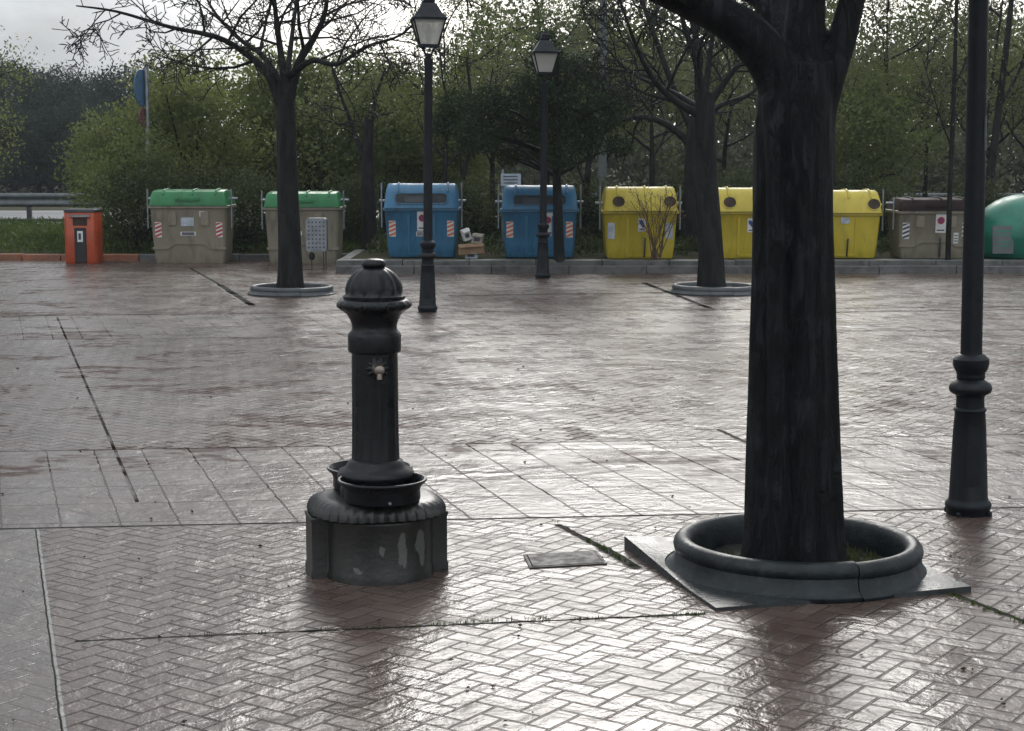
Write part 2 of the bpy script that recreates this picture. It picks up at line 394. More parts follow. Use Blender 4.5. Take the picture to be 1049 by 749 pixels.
# kerbs
rk = random.Random(5)
mb = MB(); x = -14
xr = D(136, 265, YL).x
while x < xr:
    L = .62; mb.box(x, x + L - .008, YL, YL + .16 + rk.uniform(-.006, .006), -.02, .10 + rk.uniform(-.004, .006)); x += L
tag(mb.build('terracotta_kerb', M['redkerb'], bevel=.012), kind='structure')
mb = MB()
while x < KX - .02:
    L = min(.8, KX - x); mb.box(x, x + L - .008, YL, YL + .16, -.02, .10 + rk.uniform(-.004, .006)); x += L
tag(mb.build('side_kerb', M['kerb'], bevel=.012), kind='structure')
mb = MB(); x = KX
while x < 16:
    L = .95
    mb.box(x, x + L - .008, YR + .10, YR + .42, -.02, .175 + rk.uniform(-.004, .004))
    x += L
x = KX + .02
while x < 16:
    L = 1.1; mb.box(x, x + L - .006, YR, YR + .098, -.02, .105 + rk.uniform(-.003, .003)); x += L
tag(mb.build('raised_kerb', M['kerb'], bevel=.012), kind='structure')
mb = MB().box(KX - .001, KX + .16, YR + .425, YL + .16, -.02, .17)
tag(mb.build('kerb_return', M['kerb'], bevel=.012), kind='structure')

# ------------------------------------------------------------------ foliage helpers
def leaves_mesh(name, cen, size, mat, seed, parent=None, aspect=.5, flat=.0):
    """one rhombic, slightly folded leaf per centre"""
    rg = np.random.default_rng(seed); cen = np.asarray(cen, dtype=np.float64); n = len(cen)
    d = rg.normal(size=(n, 3)); d[:, 2] *= (1 - flat); d /= np.linalg.norm(d, axis=1)[:, None] + 1e-9
    e = rg.normal(size=(n, 3)); e -= d * (e * d).sum(1)[:, None]; e /= np.linalg.norm(e, axis=1)[:, None] + 1e-9
    f = np.cross(d, e)
    s = size * rg.uniform(.55, 1.25, n)[:, None]
    v = np.empty((n, 4, 3))
    v[:, 0] = cen - d * s * .5; v[:, 2] = cen + d * s * .5
    fold = rg.uniform(-.12, .25, n)[:, None]
    v[:, 1] = cen + e * s * aspect * .5 + f * s * fold; v[:, 3] = cen - e * s * aspect * .5 + f * s * fold
    me = bpy.data.meshes.new(name)
    me.vertices.add(n * 4); me.vertices.foreach_set('co', v.reshape(-1))
    me.loops.add(n * 4); me.loops.foreach_set('vertex_index', np.arange(n * 4, dtype=np.int32))
    me.polygons.add(n); me.polygons.foreach_set('loop_start', np.arange(0, n * 4, 4, dtype=np.int32))
    try: me.polygons.foreach_set('loop_total', np.full(n, 4, dtype=np.int32))
    except Exception: pass
    me.update(); me.validate()
    me.materials.append(mat)
    o = bpy.data.objects.new(name, me); COL.objects.link(o)
    if parent: o.parent = parent
    return o

def smooth_line(pts, k=4):
    """Catmull-Rom through points"""
    P = [Vector(p) for p in pts]; out = []
    for i in range(len(P) - 1):
        p0 = P[max(i - 1, 0)]; p1 = P[i]; p2 = P[i + 1]; p3 = P[min(i + 2, len(P) - 1)]
        for j in range(k):
            t = j / k
            out.append(.5 * ((2 * p1) + (-p0 + p2) * t + (2 * p0 - 5 * p1 + 4 * p2 - p3) * t * t + (-p0 + 3 * p1 - 3 * p2 + p3) * t ** 3))
    out.append(P[-1]); return out

def rand_dir(rnd):
    while True:
        v = Vector((rnd.uniform(-1, 1), rnd.uniform(-1, 1), rnd.uniform(-1, 1)))
        if .05 < v.length < 1: return v.normalized()

def grow(mb, rnd, pts, r0, r1, level, maxlevel, tips, kids=(5, 6, 5), ratio=.55, up=.25, spread=.75, minr=.004, sides=(8, 6, 4, 3), start=.25, mb0=None):
    """tube along pts with children; tips collects the twig points"""
    L = sum((pts[i + 1] - pts[i]).length for i in range(len(pts) - 1)); m = len(pts)
    rad = [max(minr, r0 + (r1 - r0) * (i / (m - 1)) ** .8) for i in range(m)]
    (mb0 or mb).tube(pts, rad, sides[min(level, len(sides) - 1)])
    if level >= maxlevel:
        tips += pts[m // 2:]; return
    nk = kids[min(level, len(kids) - 1)]
    for q in range(nk):
        f = start + (1 - start) * (q + rnd.uniform(.2, .9)) / nk
        fi = min(f * (m - 1), m - 1.001); i = int(fi); p = pts[i].lerp(pts[i + 1], fi - i)
        t = (pts[i + 1] - pts[i]).normalized()
        side = rand_dir(rnd); side = (side - t * side.dot(t)).normalized()
        d = (t * (1 - spread * .55) + side * spread + Vector((0, 0, up))).normalized()
        l = L * ratio * rnd.uniform(.6, 1.15) * (1.15 - .5 * f)
        steps = 4 if level < 2 else 3
        ln = [p]; dd = d
        for s_ in range(steps):
            dd = (dd + rand_dir(rnd) * .28 + Vector((0, 0, up * .25))).normalized(); ln.append(ln[-1] + dd * l / steps)
        rr = max(minr, rad[i] * rnd.uniform(.45, .62))
        grow(mb, rnd, ln, rr, max(minr * .8, rr * .35), level + 1, maxlevel, tips, kids, ratio, up, spread, minr, sides, start)

# ------------------------------------------------------------------ three plaza trees (bare)
def bare_tree(name, label, base, trunk_px, trunk_r, limbs_px, Y, seed, mat, group=None, kids=(6, 6, 5), maxlevel=3, ratio=.5, minr=.005, up=.15, spread=.8, ridge=None, start=.22, remesh=False):
    t = thing(name, label, 'tree', base, 0, group); rnd = random.Random(seed)
    loc = Vector(base)
    conv = lambda p: D(p[0], p[1], Y + (p[2] if len(p) > 2 else 0)) - loc
    pts = smooth_line([conv(p) for p in trunk_px], 6)
    mb = MB(); m = len(pts)
    def rad(i):
        q = i / (m - 1) * (len(trunk_r) - 1); a = min(int(q), len(trunk_r) - 2); return trunk_r[a] + (trunk_r[a + 1] - trunk_r[a]) * (q - a)
    # trunk with gentle fluting
    n = 28; rings = []
    ph = [rnd.uniform(0, 6.28) for _ in range(4)]
    for i, p in enumerate(pts):
        ring = []
        for k in range(n):
            a = 2 * PI * k / n
            w = 1 + .04 * math.sin(3 * a + ph[0] + i * .05) + .035 * math.sin(5 * a + ph[1] - i * .07) + .022 * math.sin(11 * a + ph[2] + .3 * i)
            if i < 4: w += (.10 - .025 * i) * max(0, math.sin(4 * a + ph[3]))
            r = rad(i) * w
            ring.append(p + Vector((r * math.cos(a), r * math.sin(a), 0)))
        rings.append(ring)
    mb.loft(rings)
    if ridge:
        for rp, rr in ridge:
            q = smooth_line([conv(p) for p in rp], 5); mb.tube(q, [rr[0] + (rr[1] - rr[0]) * i / (len(q) - 1) for i in range(len(q))], 12, .03, rnd)
    mb0 = mb if remesh else None; mbt = mb
    mb = MB(); tips = []
    for lp, r0, r1 in limbs_px:
        ln = smooth_line([conv(p) for p in lp], 4)
        grow(mb, rnd, ln, r0, r1, 0, maxlevel, tips, kids, ratio, up, spread, minr, (14, 6, 4, 3), start, mb0)
    tk = mbt.build('trunk', mat, t, 60)
    if remesh:
        rm = tk.modifiers.new('Remesh', 'REMESH'); rm.mode = 'VOXEL'; rm.voxel_size = .009; rm.use_smooth_shade = True
        sm = tk.modifiers.new('Smooth', 'SMOOTH'); sm.factor = .5; sm.iterations = 7
    mb.build('branches', mat, t, 60)
    return t, tips

BP = G(812, 588)
big, tips = bare_tree('tree', 'massive bare tree with thick dark forking trunk inside the large ring in the foreground', BP,
    [(810, 592), (808, 540), (809, 420), (811, 280), (812, 190), (813, 140), (815, 100), (818, 65)], [.225, .178, .167, .155, .155, .152, .145, .12],
    [([(810, 118, -.01), (797, 76, -.02), (770, 39, -.04), (738, 16, -.06), (700, -2, -.1), (650, -26, -.15), (560, -80, -.2), (470, -170, -.2)], .108, .045),
     ([(815, 170), (822, 90, .02), (824, 40, .04), (826, -40, .1), (815, -200, .1), (835, -420, .2)], .118, .045),
     ([(836, 190, .02), (838, 125, .02), (848, 85, .02), (864, 35, .03), (874, -5, .04), (893, -60, .1), (950, -180, .2), (1010, -340, .2)], .078, .035),
     ([(800, 150, -.02), (790, 95, -.02), (783, 50, .02), (781, 0, .08), (775, -60, .2), (750, -260, .5)], .05, .025),
     ([(812, 150, .15), (800, 60, .3), (790, -30, .6), (770, -160, .9), (740, -330, 1.3)], .08, .03)],
    BP.y, 11, M['bark'], kids=(6, 5, 5), maxlevel=3, ratio=.5, minr=.004, up=.2, start=.5, remesh=True,
    ridge=[([(859, 592, -.06), (855, 540, -.05), (850, 400, -.05), (846, 250, -.05), (844, 150, -.04), (848, 90, -.02)], (.044, .026)),
           ([(796, 594, -.17), (799, 520, -.15), (797, 400, -.145), (795, 250, -.145), (792, 150, -.13), (786, 100, -.06)], (.050, .028)),
           ([(826, 594, -.19), (822, 510, -.155), (824, 380, -.14), (822, 240, -.14), (826, 150, -.13), (824, 90, -.08)], (.045, .030)),
           ([(770, 594, -.08), (778, 520, -.06), (777, 400, -.05), (780, 250, -.05), (782, 170, -.06), (780, 120, -.02)], (.050, .026)),
           ([(846, 594, -.13), (838, 520, -.11), (839, 380, -.10), (836, 250, -.10), (836, 180, -.09)], (.040, .022))])

B1 = G(297, 300)
t1, _ = bare_tree('tree', 'bare slender tree in the left round planter before the green lidded bins', B1,
    [(297, 303), (297, 260), (294, 180), (293, 120), (292, 85)], [.165, .14, .12, .112, .10],
    [([(288, 112), (274, 75), (252, 55), (222, 38, -.3), (175, 28, -.5), (120, 12, -.8), (78, 6, -1.0)], .062, .008),
     ([(292, 92), (270, 58, .2), (243, 38, .5), (215, 5, .9), (195, -45, 1.2)], .048, .008),
     ([(293, 90), (287, 50), (282, 10), (277, -50), (270, -110)], .055, .008),
     ([(295, 108), (306, 65), (322, 38), (334, 8), (338, -55), (350, -120)], .068, .008),
     ([(297, 78), (320, 62, -.3), (345, 66, -.6), (375, 48, -.9), (412, 35, -1.2), (440, 5, -1.4)], .045, .008),
     ([(294, 80), (300, 30, .5), (306, -20, 1.0), (310, -90, 1.3)], .04, .008)],
    B1.y, 23, M['bark2'], 'bare plaza trees standing in round planters', kids=(10, 8, 6), maxlevel=3, ratio=.50, minr=.0055, up=.04, spread=.85)
B2 = G(727, 300)
t2, _ = bare_tree('tree', 'bare tree in the round planter at the middle, half behind the foreground trunk', B2,
    [(729, 303), (728, 250), (724, 180), (722, 120), (722, 95)], [.18, .145, .125, .12, .105],
    [([(720, 118), (698, 108), (672, 85, -.2), (655, 55, -.3), (640, 15, -.5), (620, -45, -.7)], .06, .008),
     ([(722, 110), (715, 70), (702, 30), (690, -20), (680, -90)], .06, .008),
     ([(723, 112), (742, 85), (758, 66), (790, 48, .3), (830, 10, .6)], .055, .008),
     ([(722, 100), (728, 50, .4), (735, 0, .8), (742, -80, 1.2)], .05, .008),
     ([(720, 112), (690, 95, .5), (640, 70, .9), (600, 20, 1.3)], .045, .008)],
    B2.y, 31, M['bark2'], 'bare plaza trees standing in round planters', kids=(10, 8, 6), maxlevel=3, ratio=.48, minr=.0055, up=.06, spread=.85)

# ------------------------------------------------------------------ planter rings
def ring_segment(a0, a1, Ro, Ri, H, n=48, lift=0.0, skirt=.03):
    # cross section: flat skirt, concave shoulder, round crest, inner wall
    w = Ro - Ri
    sec = [(Ro + skirt, .0), (Ro + skirt, .012), (Ro - .0, .03), (Ro - .012, H * .55)]
    cr = w * .42
    for k in range(9):
        a = -.15 * PI + 1.2 * PI * k / 8
        sec.append((Ri + .012 + cr + cr * math.cos(a), H - cr + cr * math.sin(a)))
    sec += [(Ri, H * .4), (Ri + .005, -.03), (Ro, -.03)]
    rings = []
    for i in range(n + 1):
        a = a0 + (a1 - a0) * i / n
        rings.append([Vector((r * math.cos(a), r * math.sin(a), z + lift)) for r, z in sec])
    return MB().loft(rings)
def planter(label, base, Ro, Ri, H, rot, mat, pmat, plate=None, group=None, poff=(0, 0)):
    t = thing('planter_ring', label, 'planter', base, 0, group)
    j0 = R(-72); 
    ring_segment(j0 + .012, j0 + PI, Ro, Ri, H).build('ring_segment', mat, t, 50)
    ring_segment(j0 + PI + .012, j0 + 2 * PI, Ro, Ri, H, lift=.006).build('ring_segment', mat, t, 50)
    if plate:
        mb = MB(); n = 64; h = plate
        # square plate with the round hole cut out; corner heights differ a little: it has heaved
        outer = []; inner = []
        c, s_ = math.cos(rot), math.sin(rot)
        for k in range(n):
            a = 2 * PI * k / n; cx, cy = math.cos(a), math.sin(a); q = h / max(abs(cx), abs(cy))
            px, py = cx * q, cy * q
            outer.append((px * c - py * s_, px * s_ + py * c, px, py)); inner.append(((Ro + .0) * math.cos(a + rot), (Ro + .0) * math.sin(a + rot)))
        lift = lambda px, py: .012 + .042 * max(0, -px / h) * max(0, .3 + .7 * py / h) + .012 * max(0, px / h)
        vs = [(x, y, lift(a, b_)) for x, y, a, b_ in outer] + [(x, y, .022) for x, y in inner] + [(x, y, -.02) for x, y, a, b_ in outer] + [(x, y, -.02) for x, y in inner]
        fs = []
        for k in range(n):
            k2 = (k + 1) % n
            fs += [(k, k2, n + k2, n + k), (k, 2 * n + k, 2 * n + k2, k2), (n + k, n + k2, 3 * n + k2, 3 * n + k)]
        mb.add([(x + poff[0], y + poff[1], z) for x, y, z in vs], fs).build('base_plate', pmat, t, 30)
    rnd = random.Random(int(base[0] * 100)); 
    vs = [(0, 0, .03)]; n = 40
    for rr in (.5, 1):
        for k in range(n): vs.append((Ri * 1.02 * rr * math.cos(2 * PI * k / n), Ri * 1.02 * rr * math.sin(2 * PI * k / n), .012 + rnd.uniform(0, .02)))
    fs = [(0, 1 + k, 1 + (k + 1) % n) for k in range(n)] + [(1 + k, 1 + n + k, 1 + n + (k + 1) % n, 1 + (k + 1) % n) for k in range(n)]
    MB().add(vs, fs).build('soil', M['soil'], t)
    return t
PC = G(816, 584)
planter('large dark ring of two halves on a heaved square plate around the foreground trunk', PC, .497, .408, .135, R(15), M['rubber'], M['plate'], .52, None, (-.03, .015))
planter('low grey stone ring around the slender tree on the left', G(299, 301), .50, .42, .10, 0, M['ringstone'], M['ringstone'], None, 'far planter rings')
planter('low grey ring around the middle tree beside the foreground trunk', G(732, 300), .52, .43, .10, 0, M['ringstone'], M['ringstone'], None, 'far planter rings')

# ------------------------------------------------------------------ drinking fountain
FB = G(386, 583.5)
ft = thing('drinking_fountain', 'black cast iron drinking fountain with domed top, brass tap and two bowls', 'fountain', FB, R(15))
ft.scale = (1.03, 1.03, .992)
def plan(scale, side=True):
    """plinth outline: two round ends front and back, a flat block on each side"""
    out = []
    Rr, off, bx, by = .208, .055, .268, .085
    n = 22
    for s_ in (-1, 1):
        a0 = PI if s_ < 0 else 0
        for k in range(n + 1):
            a = a0 + PI * k / n
            flute = 1 + (.008 if k % 2 else -.004)
            x_, y_ = Rr * flute * math.cos(a), s_ * off + Rr * flute * math.sin(a)
            if abs(y_) > by + .004: out.append((x_, y_))
        if side:
            for q in ((1, -1), (1, 1)) if s_ < 0 else ((-1, 1), (-1, -1)):
                out.append((q[0] * .205, q[1] * by)) if q[1] * (1 if s_ < 0 else -1) < 0 else None
                out.append((q[0] * bx, q[1] * by))
                out.append((q[0] * .205, q[1] * by)) if q[1] * (1 if s_ < 0 else -1) > 0 else None
    return [Vector((x_ * scale, y_ * scale, 0)) for x_, y_ in out]
def plan_ring(sc, z): return [p + Vector((0, 0, z)) for p in plan(sc)]
MB().loft([plan_ring(1.0, -.01), plan_ring(1.0, .03), plan_ring(.985, .04), plan_ring(.985, .222), plan_ring(1.0, .232), plan_ring(1.0, .244)]).build('plinth', M['plinth'], ft, 30, .004)
# moulded top: egg and dart lobes
def lobe_top():
    rings = []; n = 168
    prof = [(1.0, .243), (1.025, .252), (1.02, .270), (.975, .290), (.91, .305), (.83, .311)]
    base = []
    for k in range(n):
        a = 2 * PI * k / n
        c, s_ = math.cos(a), math.sin(a)
        # rounded superellipse close to the plinth plan
        r = 1 / ((abs(c) / .252) ** 2.6 + (abs(s_) / .258) ** 2.6) ** (1 / 2.6)
        base.append((r, a))
    for j, (sc, z) in enumerate(prof):
        ring = []
        for k, (r, a) in enumerate(base):
            fl = .016 * (.5 + .5 * math.cos(k * 2 * PI / 4)) if 1 <= j <= 3 else 0
            ring.append(Vector(((r * sc - .010 + fl) * math.cos(a), (r * sc - .010 + fl) * math.sin(a), z)))
        rings.append(ring)
    return MB().loft(rings)
lobe_top().build('moulded_top', M['plinth'], ft, 50)
flut = lambda a, z: 1 - (.06 * (abs(math.sin(8 * a)) ** 3)) if .47 < z < .70 else 1
shaft = [(.135, .305), (.14, .33), (.135, .355), (.138, .372), (.148, .382), (.150, .398), (.143, .412), (.122, .422), (.112, .436), (.105, .449), (.0985, .456), (.0975, .47), (.0975, .49), (.096, .60), (.095, .69), (.0945, .71), (.093, .89)]
shaft = [(r_ * (.95 if z_ > .45 else 1), z_) for r_, z_ in shaft]
MB().lathe(shaft, 64, fn=flut).build('column', M['iron'], ft, 45)
head = [(.094, .858), (.1, .862), (.102, .87), (.102, .925), (.1, .935), (.09, .945), (.086, .955), (.087, .97), (.093, .99), (.105, 1.012), (.125, 1.028), (.138, 1.040), (.140, 1.055), (.132, 1.068), (.116, 1.074)]
bead = lambda a, z: 1 + (.035 * abs(math.sin(10 * a)) if 1.058 < z < 1.088 else 0)
head = [(r_, z_ + .028) for r_, z_ in head]
MB().lathe(head, 80, fn=bead).build('capital', M['iron'], ft, 45)
dome = [(.118, 1.072), (.120, 1.085), (.110, 1.092), (.108, 1.10)]
for k in range(9):
    a = R(8 + 66 * k / 8); dome.append((.108 * math.cos(a) + .002, 1.10 + .105 * math.sin(a)))
dome += [(.028, 1.204), (.032, 1.206)]
dome = [(r_, z_ + .028) for r_, z_ in dome]
rib = lambda a, z: 1 + (.075 * (abs(math.cos(6 * a)) ** 1.5) - .05 if 1.126 < z < 1.231 else 0)
dm = MB().lathe(dome, 96, fn=rib).build('dome', M['iron'], ft, 55)
MB().lathe([(.034, 1.222), (.045, 1.229), (.048, 1.238), (.045, 1.248), (.036, 1.256), (.018, 1.260)], 32).build('finial', M['iron'], dm, 50)
Mt = Matrix.Rotation(R(-4), 4, 'Z') @ Matrix.Translation((0, -.09, .832)) @ Matrix.Rotation(PI / 2, 4, 'X')
tp_ = MB().lathe([(.022, -.01), (.024, .012), (.02, .02), (.017, .03), (.018, .05), (.021, .054), (.019, .07), (.012, .074)], 20, Mt)
tp_.tube([Mt @ Vector((0, 0, .06)), Mt @ Vector((0, -.018, .066)), Mt @ Vector((0, -.034, .066))], [.010, .010, .011], 12)
tap = tp_.build('tap', M['brass'], ft, 40)
star = lambda a, z: 1 + .12 * math.cos(10 * a)
MB().lathe([(.038, -.012), (.040, .004), (.028, .012), (.018, .014)], 80, Mt, star).build('rosette', M['iron'], tap, 50)
for s_ in (-1, 1):
    Mb = Matrix.Translation((0, s_ * .135, 0))
    prof = [(.125, .312), (.142, .316), (.145, .325), (.144, .36), (.150, .376), (.164, .388), (.170, .396), (.168, .402), (.160, .402), (.150, .39), (.138, .368), (.132, .335), (.05, .328)]
    bw = MB().lathe(prof, 56, Mb).build('bowl', M['iron'], ft, 50)
mb = MB().lathe([(.004, 0), (.007, .004), (.004, .010)], 10, Matrix.Translation((.0, -.28, .33)) @ Matrix.Rotation(PI / 2, 4, 'X'))
mb.build('drain_stud', M['steel'], ft)

# ------------------------------------------------------------------ lamp posts
def lamp(label, base, sc=1.0, lean=0.0):
    t = thing('street_lamp', label, 'street lamp', base, 0, 'black lamp posts with glazed lanterns')
    t.rotation_euler = (0, lean, R(7)); t.scale = (sc, sc, sc)
    oct_ = lambda a, z: 1
    MB().lathe([(.098, -.01), (.10, .02), (.105, .03), (.108, .045), (.104, .056), (.094, .066), (.090, .08), (.076, .40), (.070, .485), (.073, .49), (.076, .496), (.073, .503), (.066, .508),
                (.064, .55), (.068, .565), (.092, .578), (.099, .592), (.099, .604), (.09, .62), (.07, .632), (.062, .64), (.066, .648), (.064, .66), (.066, .672), (.078, .69), (.083, .71), (.083, .735), (.075, .742), (.062, .756), (.051, .76), (.05, .77)], 40).build('base', M['lamp_iron'], t, 40)
    dr = MB(); ra = lambda z: .090 - (z - .08) * (.014 / .32) + .0035
    c0 = R(-97)
    dr.loft([[Vector(((ra(z_) + e) * math.cos(c0 + a_), (ra(z_) + e) * math.sin(c0 + a_), z_)) for a_, z_ in [(-.36, .15), (-.18, .147), (0, .146), (.18, .147), (.36, .15), (.36, .33), (.18, .335), (0, .337), (-.18, .335), (-.36, .33)]] for e in (-.01, .002)])
    dr.build('access_door', M['lamp_iron'], t, 30)
    for k in range(4):
        a = PI / 4 + k * PI / 2
        MB().lathe([(.014, 0), (.014, .016), (.008, .022)], 8, Matrix.Translation((.105 * math.cos(a), .105 * math.sin(a), .0))).build('anchor_bolt', M['lamp_iron'], t)
    MB().lathe([(.0495, .765), (.047, 1.5), (.043, 2.6), (.047, 2.62), (.05, 2.64), (.048, 2.665), (.03, 2.68), (.03, 2.72)], 32).build('pole', M['lamp_iron'], t, 40)
    # lantern
    zb, ze = 2.80, 3.07; hb, he = .095, .168
    mb = MB()
    for sx, sy in ((1, 1), (1, -1), (-1, 1), (-1, -1)):
        mb.tube([(.03 * sx, .03 * sy, 2.70), (.05 * sx, .05 * sy, 2.76), (.09 * sx, .09 * sy, zb)], [.009] * 3, 6)   # cradle
        mb.tube([(hb * sx, hb * sy, zb), (he * sx, he * sy, ze)], [.012, .012], 4)
    def sq(h, z): return [Vector((h, h, z)), Vector((-h, h, z)), Vector((-h, -h, z)), Vector((h, -h, z))]
    mb.loft([sq(hb - .01, zb - .02), sq(hb + .012, zb - .018), sq(hb + .012, zb + .008), sq(hb - .005, zb + .012)])
    mb.loft([sq(he - .004, ze - .012), sq(he + .014, ze - .01), sq(he + .016, ze + .012), sq(he + .002, ze + .018)])
    fr = mb.build('lantern_frame', M['lamp_iron'], t, 30)
    rf = MB().loft([sq(he + .005, ze + .016), sq(he - .03, ze + .05), sq(.08, ze + .15), sq(.055, ze + .175)])
    rf.loft([sq(.062, ze + .176), sq(.065, ze + .19), sq(.05, ze + .20), sq(.045, ze + .235), sq(.058, ze + .24), sq(.03, ze + .262)])
    rf.lathe([(.02, ze + .262), (.022, ze + .275), (.012, ze + .29), (.014, ze + .30), (.003, ze + .33)], 12)
    rf.build('lantern_roof', M['lamp_iron'], t, 30)
    for k in range(4):
        Mk = Matrix.Rotation(k * PI / 2, 4, 'Z')
        a, c = hb - .006, he - .008
        vs = [(-a, -a, zb + .012), (a, -a, zb + .012), (c, -c, ze - .012), (-c, -c, ze - .012)]
        vs = vs + [(x_, y_ + .005, z_) for x_, y_, z_ in vs]
        MB().add([Mk @ Vector(q) for q in vs], [(0, 1, 2, 3), (7, 6, 5, 4), (0, 4, 5, 1), (1, 5, 6, 2), (2, 6, 7, 3), (3, 7, 4, 0)]).build('glass_pane', M['glass'], t, 0)
    MB().lathe([(.016, zb + .02), (.02, zb + .06), (.034, zb + .12), (.034, zb + .16), (.01, zb + .19)], 16).build('bulb', M['white'], t)
    return t
lamp('black lamp post before the left blue bin, its lantern beside the bare tree', G(438, 319.5), 1.0, R(.55))
lamp('farther black lamp post close to the kerb, in front of the second blue bin', G(556, 285), .985, R(.35))
l3 = lamp('nearest black lamp post at right whose lantern is above the frame', G(991.5, 526), .985, R(-.7))

st = MB()
for k in range(5):
    a0, a1 = R(-62 + k * 9), R(-53 + k * 9); q = .0485
    st.add([(q * math.cos(a0), q * math.sin(a0), 1.70), (q * math.cos(a1), q * math.sin(a1), 1.70), (q * math.cos(a1), q * math.sin(a1), 1.86), (q * math.cos(a0), q * math.sin(a0), 1.86)], [(0, 1, 2, 3)])
st.build('worn_sticker', basic('worn_sticker', (.035, .045, .055), .4, 0, .3, 20), l3, 60)
# ------------------------------------------------------------------ containers
def rrect(cx, cz, w, h, r, n=5):
    out = []
    for sx, sz, a0 in ((1, 1, 0), (-1, 1, 90), (-1, -1, 180), (1, -1, 270)):
        for k in range(n + 1):
            a = R(a0 + 90 * k / n); out.append((cx + sx * (w / 2 - r) + r * math.cos(a), cz + sz * (h / 2 - r) + r * math.sin(a)))
    return out
def patch(pts, y, th, fn=None):
    """thin solid plate in the xz plane, fn maps (x, depth, z) to a point"""
    fn = fn or (lambda x_, d_, z_: Vector((x_, y - d_, z_)))
    return MB().loft([[fn(x_, 0, z_) for x_, z_ in pts], [fn(x_, th, z_) for x_, z_ in pts]])
def container(label, base, kind, W, H, group, rz=0.0, stripes=True, stickers=(), tall=True, cracks=False):
    """wheel-less street container: tapered body, rim, domed lid"""
    bm_, lm = {'blue': ('blue', 'blue'), 'yellow': ('yellow', 'yellow'), 'green': ('beige', 'green'), 'brown': ('beige', 'brown')}[kind]
    t = thing('waste_container', label, 'bin', base, rz, group)
    hl = .355 * H if tall else .235 * H               # lid height
    zb = H - hl; dep = .86
    hw = W / 2
    def sec(w, d, z, r=.05): return [Vector((x_, y_, z)) for x_, y_ in rrect(0, 0, w, d, r)]
    mb = MB().loft([sec(W * .84, dep * .78, 0), sec(W * .86, dep * .8, .03), sec(W * .89, dep * .85, zb * .30), sec(W * .945, dep * .93, zb * .97), sec(W * .95, dep * .94, zb - .015)])
    yf = lambda z: -dep * (.78 + (.94 - .78) * z / zb) / 2
    body = mb.build('body', M[bm_], t, 40)
    # ribs and raised panels of the front
    mb = MB()
    fn = lambda x_, d_, z_: Vector((x_, yf(z_) - .004 - d_, z_))
    if kind in ('green', 'brown'):
        # stepped lower edge
        mb.loft([[fn(x_, d_, z_) for x_, z_ in pts] for d_, pts in ((-.03, [(-W * .45, zb * .25), (-W * .26, zb * .25), (-W * .18, zb * .34), (W * .18, zb * .34), (W * .26, zb * .25), (W * .45, zb * .25), (W * .455, zb * .29), (W * .25, zb * .29), (W * .17, zb * .38), (-W * .17, zb * .38), (-W * .25, zb * .29), (-W * .455, zb * .29)]),)] +
                [[fn(x_, .022, z_) for x_, z_ in [(-W * .45, zb * .25), (-W * .26, zb * .25), (-W * .18, zb * .34), (W * .18, zb * .34), (W * .26, zb * .25), (W * .45, zb * .25), (W * .455, zb * .29), (W * .25, zb * .29), (W * .17, zb * .38), (-W * .17, zb * .38), (-W * .25, zb * .29), (-W * .455, zb * .29)]]])
        for sx in (-1, 1): MB().loft([[fn(x_, d_, z_) for x_, z_ in rrect(sx * W * .20, zb * .80, .05 * W + .06, zb * .24, .02)] for d_ in (-.02, .02)]).build('raised_panel', M[bm_], body, 40)
    else:
        for sx in (-1, 1): MB().loft([[fn(x_, d_, z_) for x_, z_ in rrect(sx * W * .165, zb * .47, .035, zb * .84, .012)] for d_ in (-.02, .016)]).build('front_rib', M[bm_], body, 40)
        mb.loft([[fn(x_, d_, z_) for x_, z_ in rrect(0, zb * .06, W * .36, .03, .012)] for d_ in (-.02, .016)])
    mb.build('front_rib', M[bm_], body, 40)
    mb = MB().loft([sec(W * .985, dep * .97, zb - .022, .05), sec(W, dep, zb - .015, .06), sec(W, dep, zb + .022, .06), sec(W * .98, dep * .96, zb + .026, .05)])
    mb.build('rim', M[bm_], t, 40)
    # lid: profile swept across the width, ends drawn in
    if tall: pr = [(-.47, .024), (-.462, .05), (-.395, hl * .66), (-.36, hl * .82), (-.29, hl * .95), (-.18, hl), (.2, hl * .96), (.40, hl * .7), (.44, .3 * hl), (.45, .024)]
    else: pr = [(-.45, .024), (-.45, .05), (-.43, hl * .70), (-.405, hl * .87), (-.34, hl * .95), (.0, hl), (.3, hl * .9), (.42, hl * .55), (.44, .024)]
    rings = []
    def wz(z): q = z / hl; return hw * (.965 - .075 * q ** 1.6)
    stn = [-1, -.985, -.95] + [-.95 + 1.9 * k / 14 for k in range(1, 14)] + [.95, .985, 1]
    for i, s_ in enumerate(stn):
        ends = 0 if 1 < i < len(stn) - 2 else (1 if i in (1, len(stn) - 2) else 2.5)
        rings.append([Vector((s_ * wz(z_), y_ + (.012 * ends if y_ < 0 else -.012 * ends), zb + max(.02, z_ - .012 * ends))) for y_, z_ in pr])
    lid = MB().loft(rings).build('lid', M[lm], t, 40)
    # raised ridges across the top of the lid
    for xr_ in (-.30, .06, .34):
        path = [Vector((xr_ * W, y_, zb + z_ + .004)) for y_, z_ in pr[2:8]]
        MB().tube(path, [.016] * len(path), 8).build('lid_ridge', M[lm], lid, 50)
    # side arms and pivot
    for sx in (-1, 1):
        MB().tube([(sx * (hw + .02), -.28, zb * .62), (sx * (hw + .02), -.28, H * 1.01)], [.013, .013], 8).build('side_arm', M['steel'], t)
        MB().tube([(sx * (hw - .06), 0, zb + .12), (sx * (hw + .075), 0, zb + .12)], [.022, .022], 10).build('pivot', M['steel'], t)
    # lid face frame
    y1, z1 = pr[1]; y2, z2 = pr[2]
